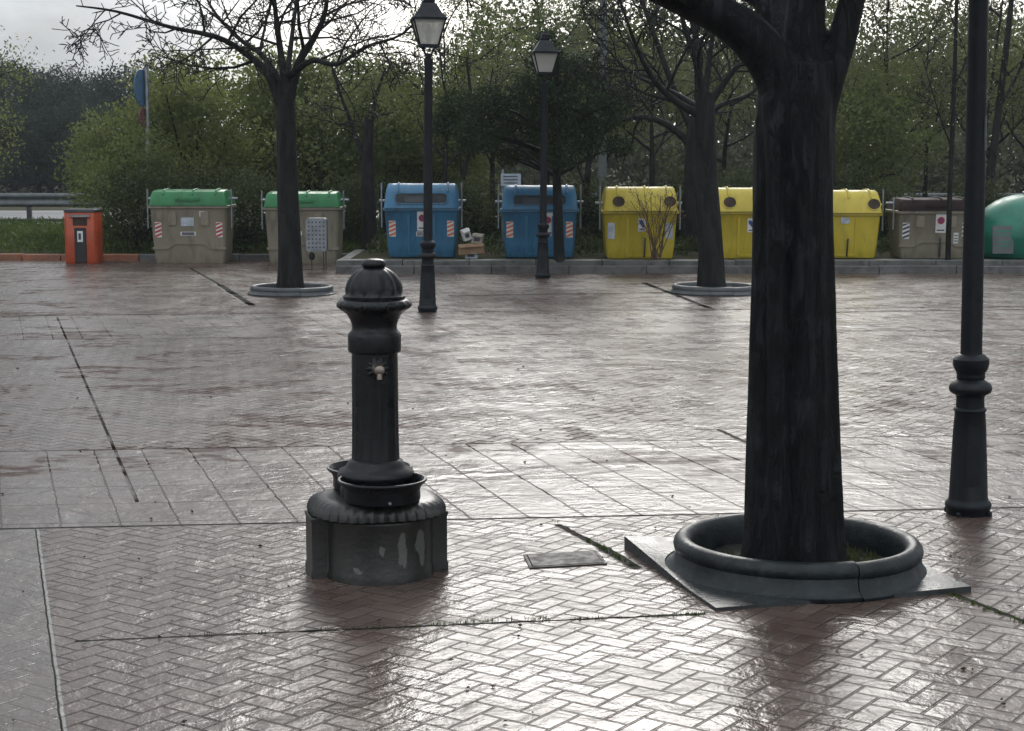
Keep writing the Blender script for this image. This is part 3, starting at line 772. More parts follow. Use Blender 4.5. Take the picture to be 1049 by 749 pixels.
    nrm = Vector((0, -(z2 - z1), (y2 - y1))).normalized(); nrm = nrm if nrm.y < 0 else -nrm
    def lf(x_, d_, s_):          # s_ 0..1 up the sloping front
        return Vector((x_, y1 + (y2 - y1) * s_, zb + z1 + (z2 - z1) * s_)) + nrm * d_
    sl = math.hypot(y2 - y1, z2 - z1)
    if kind == 'blue':
        def sl_pts(w, h, r): return [(x_, z_ / sl) for x_, z_ in rrect(.0, sl * .56, w, h, r)]
        o_, i_ = sl_pts(W * .68, sl * .80, .05), sl_pts(W * .655, sl * .68, .04)
        MB().loft([[lf(x_, -.01, s_) for x_, s_ in o_], [lf(x_, .014, s_) for x_, s_ in o_], [lf(x_, .014, s_) for x_, s_ in i_], [lf(x_, -.01, s_) for x_, s_ in i_]], False).build('slot_frame', M[lm], lid, 30)
        MB().loft([[lf(x_, -.008, s_) for x_, s_ in i_], [lf(x_, .004, s_) for x_, s_ in i_]]).build('slot', M['bhole'], lid, 0)
        pp = [(x_, z_ / sl) for x_, z_ in rrect(-W * .08, sl * .5, W * .26, sl * .42, .02)]
        MB().loft([[lf(x_, .003, s_) for x_, s_ in pp], [lf(x_, .007, s_) for x_, s_ in pp]]).build('slot_flap', M['card2'] if False else M['dsteel'], lid, 0)
    if kind == 'yellow':
        for cx in (-W * .285, W * .375):
            rr = .092
            o_ = [(cx + rr * 1.12 * math.cos(2 * PI * k / 28), .54 + (rr * 1.0 * math.sin(2 * PI * k / 28)) / sl) for k in range(28)]
            i_ = [(cx + rr * .98 * math.cos(2 * PI * k / 28), .54 + (rr * .88 * math.sin(2 * PI * k / 28)) / sl) for k in range(28)]
            fr = MB().loft([[lf(x_, -.01, s_) for x_, s_ in o_], [lf(x_, .012, s_) for x_, s_ in o_], [lf(x_, .012, s_) for x_, s_ in i_], [lf(x_, -.01, s_) for x_, s_ in i_]], False).build('opening_ring', M[lm], lid, 30)
            MB().loft([[lf(x_, -.008, s_) for x_, s_ in i_], [lf(x_, .004, s_) for x_, s_ in i_]]).build('opening', M['hole'], fr, 0)
    if kind in ('green', 'brown'):
        pts = rrect(0, .5 * (z1 + z2) , W * .30, .035, .01)
        MB().loft([[Vector((x_, -.455 + d_ - .02, zb + z_)) for x_, z_ in pts] for d_ in (.03, 0)]).build('lid_handle', M[lm], lid, 40)
    if kind in ('yellow', 'brown'):
        mb = MB().tube([fn(.06 * W if kind == 'brown' else .055 * W, .02, .02), fn(.06 * W, .03, zb * .40), fn(.065 * W, .012, zb * .44)], [.012, .012, .012], 8)
        mb.build('pedal_bar', M['black'], t)
    if stripes:
        for sx in (-1, 1):
            s0 = MB(); s1 = MB(); cx, cz, w, h = sx * W * .375, zb * .60, .10, .235
            o = patch([(cx - w / 2, cz - h / 2), (cx + w / 2, cz - h / 2), (cx + w / 2, cz + h / 2), (cx - w / 2, cz + h / 2)], 0, .006, fn).build('reflective_strip', M['white'] if kind != 'yellow' else M['paper'], t, 0)
            for k in range(4):
                z0 = cz - h / 2 + .0 + k * .062
                fn2 = lambda x_, d_, z_: Vector((x_, yf(z_) - .0105 - d_, z_))
                dz = .040
                s1.loft([[fn2(x_, d_, min(z_, cz + h / 2 - .002)) for x_, z_ in [(cx - w / 2 + .002, z0), (cx + w / 2 - .002, z0 + dz), (cx + w / 2 - .002, z0 + dz + .030), (cx - w / 2 + .002, z0 + .030)]] for d_ in (0, .002)])
            s1.build('stripe', M['ored'] if kind == 'blue' else (M['ink'] if kind == 'brown' else (M['paper'] if kind == 'yellow' else M['red'])), o, 0)
    for (nm, cx, cz, w, h, extra) in stickers:
        cx *= W; cz *= zb
        so = patch(rrect(cx, cz, w, h, .006, 2), 0, .005, fn).build(nm, M['white'] if extra != 'pale' else M['paper'], t, 0)
        fn3 = lambda x_, d_, z_: Vector((x_, yf(z_) - .0095 - d_, z_))
        if extra == 'ban':      # round no-entry style mark above two lines
            r_ = w * .36; c0 = cz + h * .16
            ro = [(cx + r_ * math.cos(2 * PI * k / 24), c0 + r_ * math.sin(2 * PI * k / 24)) for k in range(24)]
            ri = [(cx + r_ * .72 * math.cos(2 * PI * k / 24), c0 + r_ * .72 * math.sin(2 * PI * k / 24)) for k in range(24)]
            mk = MB().loft([[fn3(*_q(p, 0)) for p in ro], [fn3(*_q(p, .002)) for p in ro], [fn3(*_q(p, .002)) for p in ri], [fn3(*_q(p, 0)) for p in ri]], False)
            mk.build('ban_ring', M['red'], so, 0)
            patch(ri, 0, .0015, fn3).build('ban_disc', M['navy'], so, 0)
            b_ = MB()
            q = r_ * .72 / 1.414
            fn4 = lambda x_, d_, z_: Vector((x_, yf(z_) - .0125 - d_, z_))
            for sg in (1, -1): b_.loft([[fn4(x_, d_, z_) for x_, z_ in [(cx - q, c0 - sg * q - .006), (cx + q, c0 + sg * q - .006), (cx + q, c0 + sg * q + .010), (cx - q, c0 - sg * q + .010)]] for d_ in (0, .0015)])
            b_.build('ban_cross', M['red'], so, 0)
            patch([(cx - w * .36, cz - h * .40), (cx + w * .36, cz - h * .40), (cx + w * .36, cz - h * .33), (cx - w * .36, cz - h * .33)], 0, .0015, fn3).build('text_line', M['ink'], so, 0)
        if extra == 'mark':
            mk = MB()
            fnm = fn3
            mk.loft([[fnm(x_, d_, z_) for x_, z_ in [(cx - w * .38, cz + h * .36), (cx - w * .10, cz + h * .36), (cx + w * .38, cz - h * .02), (cx + w * .38, cz - h * .2), (cx + w * .1, cz - h * .2), (cx - w * .38, cz + h * .16)]] for d_ in (0, .0015)])
            mk.build('arrow_mark', M['navy'], so, 0)
            patch([(cx - w * .36, cz - h * .40), (cx + w * .36, cz - h * .40), (cx + w * .36, cz - h * .32), (cx - w * .36, cz - h * .32)], 0, .0015, fn3).build('text_line', M['ink'], so, 0)
        if extra == 'dot':
            patch(rrect(cx, cz, w * .45, h * .45, .01), 0, .0015, fn3).build('printed_mark', M['ink'], so, 0)
        if extra == 'lines':
            for k in range(3):
                z_ = cz + h * (.25 - .25 * k); patch([(cx - w * .4, z_ - .006), (cx + w * .4, z_ - .006), (cx + w * .4, z_ + .006), (cx - w * .4, z_ + .006)], 0, .0015, fn3).build('text_line', M['ink'], so, 0)
    return t
def _q(p, d): return (p[0], d, p[1])
GG, GB, GY = 'beige containers with coloured lids', 'blue paper containers', 'yellow packaging containers'
def bin_at(px0, px1, ybase, ytop, zz, label, kind, grp, **kw):
    c = G((px0 + px1) / 2, ybase, zz)               # foot of the front face
    top = D((px0 + px1) / 2, ytop, c.y + .25)
    W = (px1 - px0) * c.y / F
    c.y += .36 + (.27 if zz > .1 else 0)
    rz = kw.pop('rz', 0)
    return container(label, c, kind, W * 1.0, top.z - zz, grp, rz, **kw)
bin_at(153, 236, 270, 194, 0.0, 'beige container with a green lid, leftmost, beside the orange litter bin', 'green', GG, tall=False,
       stickers=(('sticker', -.015, .74, .20, .13, 'pale'), ('sticker', .17, .88, .085, .085, 'dot'), ('sticker', -.01, .53, .24, .06, 'lines')))
bin_at(270, 351, 270, 196, 0.0, 'beige container with a green lid, half behind the slender bare tree', 'green', GG, tall=False, stripes=False,
       stickers=(('sticker', .18, .86, .075, .075, 'dot'), ('sticker', -.03, .55, .06, .06, 'dot')))
bin_at(391, 471, 264.5, 188, .17, 'blue paper container with a wide slot, left of the pile of cardboard', 'blue', GB,
       stickers=(('sign_sticker', .01, .76, .145, .28, 'ban'), ('sticker', -.02, .49, .11, .07, 'lines')))
bin_at(512, 594, 264.8, 190, .17, 'blue paper container with a wide slot, right of the pile of cardboard', 'blue', GB,
       stickers=(('sign_sticker', .10, .72, .15, .36, 'ban'),))
bin_at(617, 697, 266, 191.5, .17, 'yellow container with two round holes, partly behind the bare bush', 'yellow', GY,
       stickers=(('sticker', .02, .73, .11, .19, 'mark'),))
bin_at(731, 813, 266, 192.5, .17, 'yellow container with two round holes, between the middle tree and the big trunk', 'yellow', GY, stripes=False,
       stickers=(('sticker', .0, .73, .13, .20, 'mark'),))
bin_at(826, 907, 265.5, 195, .17, 'yellow container with two round holes, right of the big trunk', 'yellow', GY, stripes=False,
       stickers=(('sticker', .02, .86, .13, .09, 'pale'),))
bin_at(921, 1003, 266, 203, .17, 'beige container with a dark brown lid, behind the nearest lamp post', 'brown', GG, tall=False,
       stickers=(('sign_sticker', .06, .76, .15, .27, 'ban'), ('sticker', .26, .44, .07, .16, 'lines')))
# bottle bank
ib = G(1061, 266, .17); ib.y += .6
t = thing('bottle_bank', 'green domed bottle bank cut off by the right edge', 'bottle bank', ib)
prof = [(.62, 0), (.66, .03), (.70, .12), (.735, .30)]
for k in range(9):
    a = R(k * 88 / 8); prof.append((.735 * math.cos(a) + .005, .33 + .60 * math.sin(a)))
MB().lathe(prof, 48, fn=lambda a, z: 1 + .006 * (abs(math.sin(6 * a)) ** 8)).build('shell', M['igloo'], t, 50)
for sx in (1,): MB().lathe([(.11, 0), (.12, .02), (.10, .03), (.098, .005)], 24, Matrix.Translation((sx * .28, -.60, .60)) @ Matrix.Rotation(R(70), 4, 'X')).build('bottle_hole', M['black'], t)
mb = MB().box(-.64, -.34, -.665, -.64, .02, .42, Matrix.Rotation(R(-6), 4, 'X')).build('label_board', M['pole'], t)
for z_ in (.33, .28, .18, .12):
    MB().box(-.60 + (.04 if z_ < .2 else .0), -.38, -.667, -.6655, z_, z_ + .022, Matrix.Rotation(R(-6), 4, 'X')).build('text_line', M['igloo'], mb, 0)
MB().lathe([(.05, 0), (.05, .03), (.02, .05)], 16, Matrix.Translation((0, 0, .925))).build('lifting_eye', M['steel'], t)

# ------------------------------------------------------------------ small street furniture
lb = G(83.5, 270); lb.y += .2
s_ = lb.y / F
t = thing('litter_bin', 'orange and black litter bin on the left beside the guard rail', 'litter bin', lb)
w, h = 33 * s_ / 2, 55 * s_
def rr3(w_, d_, z_, r=.05): return [Vector((x_, y_, z_)) for x_, y_ in rrect(0, 0, w_, d_, r)]
MB().loft([rr3(2 * w * .98, .42, 0), rr3(2 * w, .44, .02), rr3(2 * w, .44, h * .93), rr3(2 * w * .97, .42, h * .945)]).build('body', M['orange'], t, 40)
MB().box(-w * .36, w * .36, -.235, -.205, .01, h * .66).build('front_panel', M['black'], t, 0, .006)
MB().box(-w * .44, w * .44, -.226, -.20, h * .70, h * .84).build('mouth', M['hole'], t, 0, .006)
MB().loft([[Vector((x_, y_, z_)) for x_, y_, z_ in ((-w * .62, -.20, h * .9), (w * .62, -.20, h * .9), (w * .62, -.27, h * .86), (-w * .62, -.27, h * .86))], [Vector((x_, y_, z_)) for x_, y_, z_ in ((-w * .62, -.20, h * .915), (w * .62, -.20, h * .915), (w * .6, -.27, h * .875), (-w * .6, -.27, h * .875))]]).build('canopy', M['steel'], t, 0)
MB().loft([rr3(2 * w * 1.02, .46, h * .945), rr3(2 * w * 1.03, .46, h * .985), rr3(2 * w * .98, .43, h)]).build('top', M['dsteel'], t, 40)
sk = MB().box(-w * .17, w * .17, -.2385, -.2355, h * .40, h * .60).build('sticker', M['white'], t, 0)
MB().box(-w * .10, w * .06, -.2405, -.239, h * .44, h * .56).build('printed_mark', M['ink'], sk, 0)

db = G(325, 277.5)
t = thing('perforated_bin', 'small grey perforated bin hung on thin legs before the second green lidded bin', 'litter bin', db)
s_ = db.y / F
w = 10.5 * s_; z0, z1 = 20 * s_, 54 * s_
body = MB().loft([[Vector((x_, y_, z0 + (z_ - z0))) for x_, z_ in rrect(0, (z0 + z1) / 2, 2 * w, z1 - z0, .04)] for y_ in (-.07, .12)]).build('basket', M['steel'], t, 40)
mb = MB()
for i in range(5):
    for j in range(7):
        mb.lathe([(.013, -.0725), (.013, -.0705)], 8, Matrix.Translation((-w * .72 + i * w * .36, 0, z0 + .06 + j * (z1 - z0 - .12) / 6)) @ Matrix.Rotation(PI / 2, 4, 'X') @ Matrix.Translation((0, 0, .1431)))
mb.build('perforations', M['ink'], body, 0)
for x_ in (-w * .55, w * .62, w * .85): MB().tube([(x_, .02, -.01), (x_, .02, z0 + .08)], [.009, .009], 8).build('leg', M['dsteel'], t)
MB().lathe([(.03, -.05), (.045, -.02), (.045, .03), (.02, .05)], 10, Matrix.Translation((-w * .5, -.02, z0 - .07))).build('knob', M['black'], t)

# cardboard pile
cb_ = [('cardboard_box', 'flat brown cardboard box lying across the pile between the blue bins', 483, 260, 26, 10, 'card', .32, 4, .035),
       ('paper_carton', 'pale blue grey carton under the brown cardboard between the blue bins', 483, 264, 13, 6, 'paper', .22, 0, 0),
       ('grey_carton', 'greyish printed carton on top of the cardboard pile at its right', 489, 249.5, 11, 10, 'card2', .2, -8, .03),
       ('white_carton', 'small white carton leaning on top of the cardboard pile at its left', 479.5, 246, 8, 12, 'white', .12, 20, .02)]
zz = .17
for nm, lb_, px, py, wpx, hpx, mt, dp, rot, _ in cb_:
    Yc = 25.15
    foot = D(px, py, Yc)
    w_, h_ = wpx * Yc / F, hpx * Yc / F
    t = thing(nm, lb_, 'box', foot)
    t.rotation_euler = (0, R(-rot) if rot else 0, R(rot * .8))
    if nm == 'paper_carton': t.location.z = .158; h_ = .085 + .02
    b_ = MB().box(-w_ / 2, w_ / 2, -dp / 2, dp / 2, 0, h_).build('carton', M[mt], t, 0, .006)
    MB().add([(-w_ / 2, -dp / 2 - .004, h_), (w_ / 2, -dp / 2 - .004, h_), (w_ / 2 * .9, -dp / 2 - .05, h_ * .75), (-w_ / 2 * .9, -dp / 2 - .05, h_ * .75),
              (-w_ / 2, -dp / 2, h_ + .004), (w_ / 2, -dp / 2, h_ + .004), (w_ / 2 * .9, -dp / 2 - .05, h_ * .75 + .005), (-w_ / 2 * .9, -dp / 2 - .05, h_ * .75 + .005)],
             [(0, 1, 2, 3), (7, 6, 5, 4), (0, 4, 5, 1), (1, 5, 6, 2), (2, 6, 7, 3), (3, 7, 4, 0)]).build('flap', M[mt], t, 0)
    if nm != 'cardboard_box': MB().box(-w_ * .3, w_ * .25, -dp / 2 - .003, -dp / 2 - .0015, h_ * .25, h_ * .6).build('print', M['ink'], t, 0)

# guard rail
gr = thing('guard_rail', 'steel crash barrier running along the road at the far left', 'guard rail', (-11, 39.0, .085))
prof = [(0, .0), (-.04, .03), (-.05, .08), (-.02, .12), (.0, .155), (-.02, .19), (-.05, .23), (-.04, .28), (0, .31)]
mb = MB(); rings = []
x0, x1 = -22, 24
for i in range(24):
    x_ = x0 + (x1 - x0) * i / 23
    rings.append([Vector((x_, y_, .42 + z_)) for y_, z_ in prof] + [Vector((x_, y_ + .006, .42 + z_)) for y_, z_ in reversed(prof)])
mb.loft(rings).build('rail', M['rail'], gr, 60)
k = 0; x_ = -21.0
while x_ < 24:
    MB().box(x_ - .05, x_ + .05, .02, .12, -.1, .75).build('post', M['dsteel'], gr, 0)
    x_ += 3.0
MB().tube([(x0, .03, .12), (x1, .03, .12)], [.035, .035], 8).build('lower_bar', M['dsteel'], gr)

# road sign (seen almost edge on) and plate sign and concrete pole
sp_ = D(150, 90, 29.6)
t = thing('road_sign', 'round blue road sign seen nearly edge on above the shrubs on the left', 'sign', (sp_.x, 29.6, .085))
zc = D(150, 90, 29.6).z - .085
MB().tube([(0, 0, 0), (0, 0, zc + .35)], [.035, .035], 10).build('pole', M['steel'], t)
Ms = Matrix.Rotation(R(79), 4, 'Z') @ Matrix.Rotation(PI / 2, 4, 'X')
MB().lathe([(.31, -.012), (.32, 0), (.31, .012)], 36, Matrix.Translation((-.07, -.07, zc)) @ Ms).build('sign_face', M['signblue'], t, 30)
MB().lathe([(.16, -.012), (.17, 0), (.16, .012)], 24, Matrix.Translation((-.06, -.07, zc - .5)) @ Ms).build('lower_sign', M['signred'], t, 30)
sp2 = D(523, 184, 26.6)
t = thing('notice_plate', 'small pale notice plate on a post behind the right blue bin', 'sign', (sp2.x, 26.6, .155))
MB().tube([(-.12, 0, 0), (-.12, 0, sp2.z)], [.02, .02], 8).build('post', M['steel'], t)
pb = MB().box(-.15, .16, -.035, -.022, sp2.z - .155 - .10, sp2.z - .155 + .09).build('plate', M['paper'], t, 0)
for k in range(3): MB().box(-.11, .11, -.038, -.0365, sp2.z - .155 + .04 - k * .05, sp2.z - .155 + .055 - k * .05).build('text_line', M['ink'], pb, 0)
pp = D(617, 190, 29.5)
t = thing('utility_pole', 'pale grey concrete pole behind the first yellow bin', 'pole', (pp.x, 29.5, .155))
MB().lathe([(.075, 0), (.07, 2.5), (.062, 4.2), (.06, 4.22)], 16).build('shaft', M['pole'], t, 40)
MB().tube([(0, 0, 4.1), (.0, -.25, 4.3), (0, -.55, 4.36)], [.03, .025, .025], 8).build('bracket', M['pole'], t)

# access cover set in the paving
c4 = [G(540, 570), G(608, 566), G(618, 578), G(546, 582)]
ce = sum(c4, Vector()) / 4
t = thing('access_cover', 'flat rectangular access cover set in the paving left of the heaved plate', 'manhole cover', (ce.x, ce.y, 0))
MB().loft([[Vector((p.x - ce.x, p.y - ce.y, .002)) for p in c4], [Vector((p.x - ce.x, p.y - ce.y, .008)) for p in c4]]).build('lid', M['cover'], t, 0, .002)
fr = [Vector(((p.x - ce.x) * 1.10, (p.y - ce.y) * 1.12, 0)) for p in c4]; fi = [Vector(((p.x - ce.x) * 1.02, (p.y - ce.y) * 1.03, 0)) for p in c4]
MB().loft([[p + Vector((0, 0, .001)) for p in fr], [p + Vector((0, 0, .006)) for p in fr], [p + Vector((0, 0, .006)) for p in fi], [p + Vector((0, 0, .001)) for p in fi]], False).build('frame', M['cover'], t, 0)

# ------------------------------------------------------------------ weeds, grass, litter
rnd = random.Random(77)
def blades(mb, c, n, h, sp):
    for _ in range(n):
        x_, y_ = c[0] + rnd.gauss(0, sp), c[1] + rnd.gauss(0, sp); a = rnd.uniform(0, 6.28); hh = h * rnd.uniform(.4, 1.2); w_ = hh * .09 + .001
        bx, by = math.cos(a), math.sin(a); le = rnd.uniform(.1, .6) * hh; z = c[2] if len(c) > 2 else 0
        mb.add([(x_ - by * w_, y_ + bx * w_, z), (x_ + by * w_, y_ - bx * w_, z), (x_ + bx * le * .4 + by * w_ * .7, y_ + by * le * .4 - bx * w_ * .7, z + hh * .6), (x_ + bx * le, y_ + by * le, z + hh), (x_ + bx * le * .4 - by * w_ * .7, y_ + by * le * .4 + bx * w_ * .7, z + hh * .6)], [(0, 1, 2, 3, 4)])
mb = MB()
for (p, q, n_, h_) in (((170, 652), (722, 629), 42, .018), ((440, 640), (560, 634), 26, .022), ((660, 632), (725, 629), 16, .02), ((600, 553), (650, 580), 30, .028), ((965, 607), (1049, 638), 34, .025), ((205, 280), (258, 312), 10, .04), ((540, 535), (760, 528), 8, .012)):
    A, B = G(*p), G(*q)
    for _ in range(n_):
        c = A.lerp(B, rnd.random()); blades(mb, (c.x, c.y, 0), rnd.randint(1, 5), h_ * .6, .008)
o = mb.build('joint_weeds', M['grass'], None, 0); tag(o, 'small weeds sprouting from the cracks of the wet paving', 'weeds', kind='stuff')
mb = MB()
for _ in range(90):
    a = rnd.uniform(-1.0, 1.1); r_ = rnd.uniform(.24, .38); c = PC + Vector((math.cos(a) * r_, math.sin(a) * r_ * .9, 0))
    blades(mb, (c.x, c.y, .02), 4, .035, .014)
for _ in range(25):
    a = rnd.uniform(0, 6.28); r_ = rnd.uniform(.26, .38); blades(mb, (PC.x + math.cos(a) * r_, PC.y + math.sin(a) * r_, .02), 3, .03, .01)
o = mb.build('planter_grass', M['leaf_s'], None, 0); tag(o, 'grass tufts growing in the soil of the large planter ring', 'grass', kind='stuff')
lit = []
for _ in range(260):
    px = rnd.uniform(0, 1049); py = 290 + 460 * rnd.random() ** 1.9
    p = G(px, py); lit.append((p.x, p.y, .006))
o = leaves_mesh('leaf_litter', lit, .022, basic('dead_leaf', (.05, .03, .018), .6, 0, .4, 20), 5, flat=.9); tag(o, 'scattered dead leaves and crumbs on the wet paving', 'leaves', kind='stuff')
# grass on the verge
pts = np.random.default_rng(3)
n_ = 26000
gx = pts.uniform(-13, KX, n_); gy = YL + .2 + (39.4 - YL) * pts.random(n_) ** 1.0; gz = .085 + pts.random(n_) * .16
o = leaves_mesh('verge_grass', np.stack([gx, gy, gz], 1), 0.15, M['grass'], 8, aspect=.16, flat=-.5); tag(o, 'long grass on the verge in front of the road', 'grass', kind='stuff')
gx = pts.uniform(KX + .3, 13, n_); gy = 25.8 + (38.5 - 25.8) * pts.random(n_); gz = .155 + pts.random(n_) * .22
o = leaves_mesh('bed_grass', np.stack([gx, gy, gz], 1), .2, M['leaf_s'], 9, aspect=.2, flat=-.5); tag(o, 'ground cover under the trees behind the bins', 'ground cover', kind='stuff')

# ------------------------------------------------------------------ background trees
def leafy(name, seed, H, spreadr, lm, leaf, per, trunk_r=.09, kids=(7, 6, 4), fork=.28, lean=0.0, parts=('trunk', 'crown'), jitter=.22, limbs=5, up=.2, minr=.006, bk='bark2'):
    """returns an Empty with a trunk (limbs included) and a crown of leaves"""
    rnd = random.Random(seed); t = thing(name, 'x', 'tree')
    mb = MB(); tips = []
    top = Vector((lean * H, 0, H * .62)); 
    tr = smooth_line([(0, 0, -.05), (lean * H * .1 + rnd.uniform(-.05, .05), rnd.uniform(-.05, .05), H * fork), (lean * H * .5 + rnd.uniform(-.1, .1), rnd.uniform(-.1, .1), H * .5), (lean * H, 0, H * .9)], 4)
    m_ = len(tr); mb.tube(tr, [trunk_r * (1 - .85 * i / (m_ - 1)) for i in range(m_)], 8)
    for q in range(limbs):
        f = fork + (.9 - fork) * (q + rnd.uniform(0, .8)) / limbs
        fi = f / .9 * (m_ - 1); i = min(int(fi), m_ - 2); p = tr[i].lerp(tr[i + 1], fi - i)
        a = q * 2.4 + rnd.uniform(-.4, .4); l = spreadr * rnd.uniform(.75, 1.15) * (1.25 - .65 * f)
        d = Vector((math.cos(a), math.sin(a), .55)); pts = [p]
        for s__ in range(4):
            d = (d + rand_dir(rnd) * .25 + Vector((0, 0, .12))).normalized(); pts.append(pts[-1] + d * l / 4)
        grow(mb, rnd, pts, trunk_r * .5 * (1.1 - .5 * f), trunk_r * .14, 0, 2, tips, kids, .5, up, .8, minr, (6, 4, 3), .2)
    mb.build(parts[0], M[bk], t, 60)
    rg = np.random.default_rng(seed); T = np.array([tuple(p) for p in tips])
    idx = rg.integers(0, len(T), int(per)); c = T[idx] + rg.normal(size=(int(per), 3)) * jitter
    c = c[c[:, 2] > .12]
    leaves_mesh(parts[1], c, leaf, lm, seed, t)
    return t
def clumpy(name, seed, H, Wd, lm, leaf, n, trunk_r=.1, nclump=26, flatb=.25, cat='tree', parts=('trunk', 'crown'), clump=.32, bk='bark2'):
    """dense crown: leaves on the shells of many uneven clumps"""
    rnd = random.Random(seed); rg = np.random.default_rng(seed); t = thing(name, 'x', cat)
    mb = MB(); cs = []
    for _ in range(nclump):
        d = rand_dir(rnd); q = rnd.random() ** .45
        zc = H * (flatb + (1 - flatb) * .5) + d.z * q * H * (1 - flatb) * .44
        cs.append((Vector((d.x * q * Wd * .44, d.y * q * Wd * .44, zc)), min(Wd, H) * clump * rnd.uniform(.35, .85)))
    mb.tube([(0, 0, -.05), (.02, .01, H * .3), (0, 0, H * .7)], [trunk_r, trunk_r * .8, trunk_r * .3], 8)
    for c, r_ in cs[:14]: mb.tube([(0, 0, H * rnd.uniform(.12, .4)), tuple(c * .6 + Vector((0, 0, .05))), tuple(c)], [trunk_r * .4, trunk_r * .25, trunk_r * .1], 5)
    mb.build(parts[0], M[bk], t, 60)
    tot = sum(r_ ** 2 for _, r_ in cs); L = []
    for c, r_ in cs:
        k = int(n * r_ ** 2 / tot); d = rg.normal(size=(k, 3)); d /= np.linalg.norm(d, axis=1)[:, None]
        rr = r_ * (1 - .45 * rg.random(k) ** 2 + .18 * rg.normal(size=k))
        L.append(np.array(tuple(c)) + d * rr[:, None] * np.array([1, 1, .8]))
    L = np.concatenate(L); L = L[L[:, 2] > .03]
    leaves_mesh(parts[1], L, leaf, lm, seed, t)
    return t
protos = {}
def place(key, px, Y, z, sc, rz, label, group, name=None, sz=None):
    p, used = protos[key]
    o = p if not used else copy_tree(p); protos[key] = (p, True)
    o.location = (D(px, 200, Y).x, Y, z); o.rotation_euler = (0, 0, rz); o.scale = (sc, sc, sz or sc)
    o['label'] = label; o['group'] = group
    return o
protos['young_a'] = (leafy('young_tree', 101, 5.6, 2.1, M['leaf_y'], .07, 12000, .075, limbs=8), False)
protos['young_b'] = (leafy('young_tree', 102, 6.2, 2.3, M['leaf_o'], .068, 10500, .085, limbs=9, lean=.06), False)
protos['young_c'] = (leafy('young_tree', 103, 5.8, 2.2, M['leaf_g'], .07, 11500, .075, limbs=9, lean=-.05), False)
protos['broad_y'] = (clumpy('broadleaf_tree', 111, 3.6, 3.5, M['leaf_y'], .098, 15500, .09, 52, .05, clump=.24), False)
protos['broad_g'] = (clumpy('broadleaf_tree', 112, 3.4, 3.6, M['leaf_g'], .098, 15500, .09, 52, .05, clump=.24), False)
protos['oak'] = (clumpy('holm_oak', 113, 6.6, 6.0, M['leaf_d'], .17, 34000, .22, 36, .06, clump=.30), False)
protos['shrub_s'] = (clumpy('shrub', 114, 1.5, 1.7, M['leaf_s'], .07, 9000, .03, 20, .02, 'shrub', ('stem', 'foliage'), .36), False)
protos['shrub_y'] = (clumpy('shrub', 115, 2.0, 1.9, M['leaf_g'], .075, 12000, .03, 22, .02, 'shrub', ('stem', 'foliage'), .34), False)
GT = 'trees coming into leaf behind the bins'; GO = 'dark evergreen oaks beyond the road'; GS = 'shrubs in the bed behind the bins'
# far oaks, left
lo = 'dark evergreen oak in the mass beyond the road on the far left'
for px, Y, sc, rz in ((-40, 74, 0.817, .3), (15, 80, 0.877, 1.7), (52, 72, 0.740, 2.2), (78, 84, 0.860, 4.0), (108, 78, 0.757, 5.2), (140, 82, 0.877, .9), (175, 86, 0.791, 3.1), (-5, 66, .55, 2.7), (40, 64, .5, 5.6), (85, 66, .55, 1.2), (118, 65, .5, 3.6)):
    place('oak', px, Y, .05, sc, rz, lo, GO)
# broadleaf thicket left and centre
place('broad_y', 205, 31.5, .085, 1.0, .4, 'yellow green tree behind the leftmost green lidded bin', GT)
place('broad_g', 155, 33.0, .085, .82, 2.0, 'bushy green tree left of the leftmost green lidded bin', GT)
place('broad_y', 262, 33.5, .085, 1.06, 3.1, 'yellow green tree left of the slender bare tree', GT)
place('broad_g', 330, 33.0, .085, 1.03, 4.2, 'green tree right of the slender bare trunk, behind the second green lidded bin', GT)
place('broad_g', 392, 34.5, .155, 1.02, 5.5, 'green tree behind the left blue bin', GT)
place('broad_y', 440, 36.0, .155, .95, 1.1, 'pale green tree just behind the tall left lamp post', GT)
place('broad_g', 880, 33.0, .155, .92, 2.6, 'leafy green tree right of the foreground trunk', GT)
# airy tall trees centre and right
air = [('young_a', 455, 31.0, 0.80, .5, 'airy tree with small fresh leaves behind the left blue bin'),
       ('young_c', 505, 34.0, 0.84, 2.4, 'airy tree with small fresh leaves between the two nearer lanterns'),
       ('young_b', 560, 36.0, 0.86, 4.0, 'tall olive green tree behind the pine'),
       ('young_a', 620, 35.0, 0.82, 5.1, 'airy tree with small fresh leaves behind the pale concrete pole'),
       ('young_b', 668, 33.0, 0.80, 1.4, 'olive green tree behind the first yellow bin'),
       ('young_c', 742, 34.5, 0.86, 3.3, 'airy tree behind the middle yellow bin'),
       ('young_b', 795, 36.5, 0.92, .2, 'olive green tree hidden behind the foreground trunk'),
       ('young_a', 858, 35.5, 0.84, 2.9, 'airy tree with yellowish leaves just right of the foreground trunk'),
       ('young_b', 905, 34.0, 0.80, 4.4, 'olive green tree above the rightmost yellow bin'),
       ('young_c', 948, 36.0, 0.86, 1.9, 'airy green tree above the brown lidded bin'),
       ('young_b', 1005, 33.5, 0.86, 5.8, 'olive green tree behind the nearest lamp post'),
       ('young_a', 1050, 35.0, 0.87, .9, 'airy tree above the bottle bank'),
       ('young_b', 1105, 36.0, 0.87, 3.6, 'olive green tree beyond the right edge')]
for key, px, Y, sc, rz, lb_ in air: place(key, px, Y, .155, sc, rz, lb_, GT)
# left edge tree reaching into the picture
protos['edge'] = (leafy('young_tree', 140, 5.4, 2.0, M['leaf_y'], .075, 6500, .08, limbs=9), False)
place('edge', -66, 30.0, .085, .86, .8, 'sparse yellowish tree reaching in at the left edge', GT)
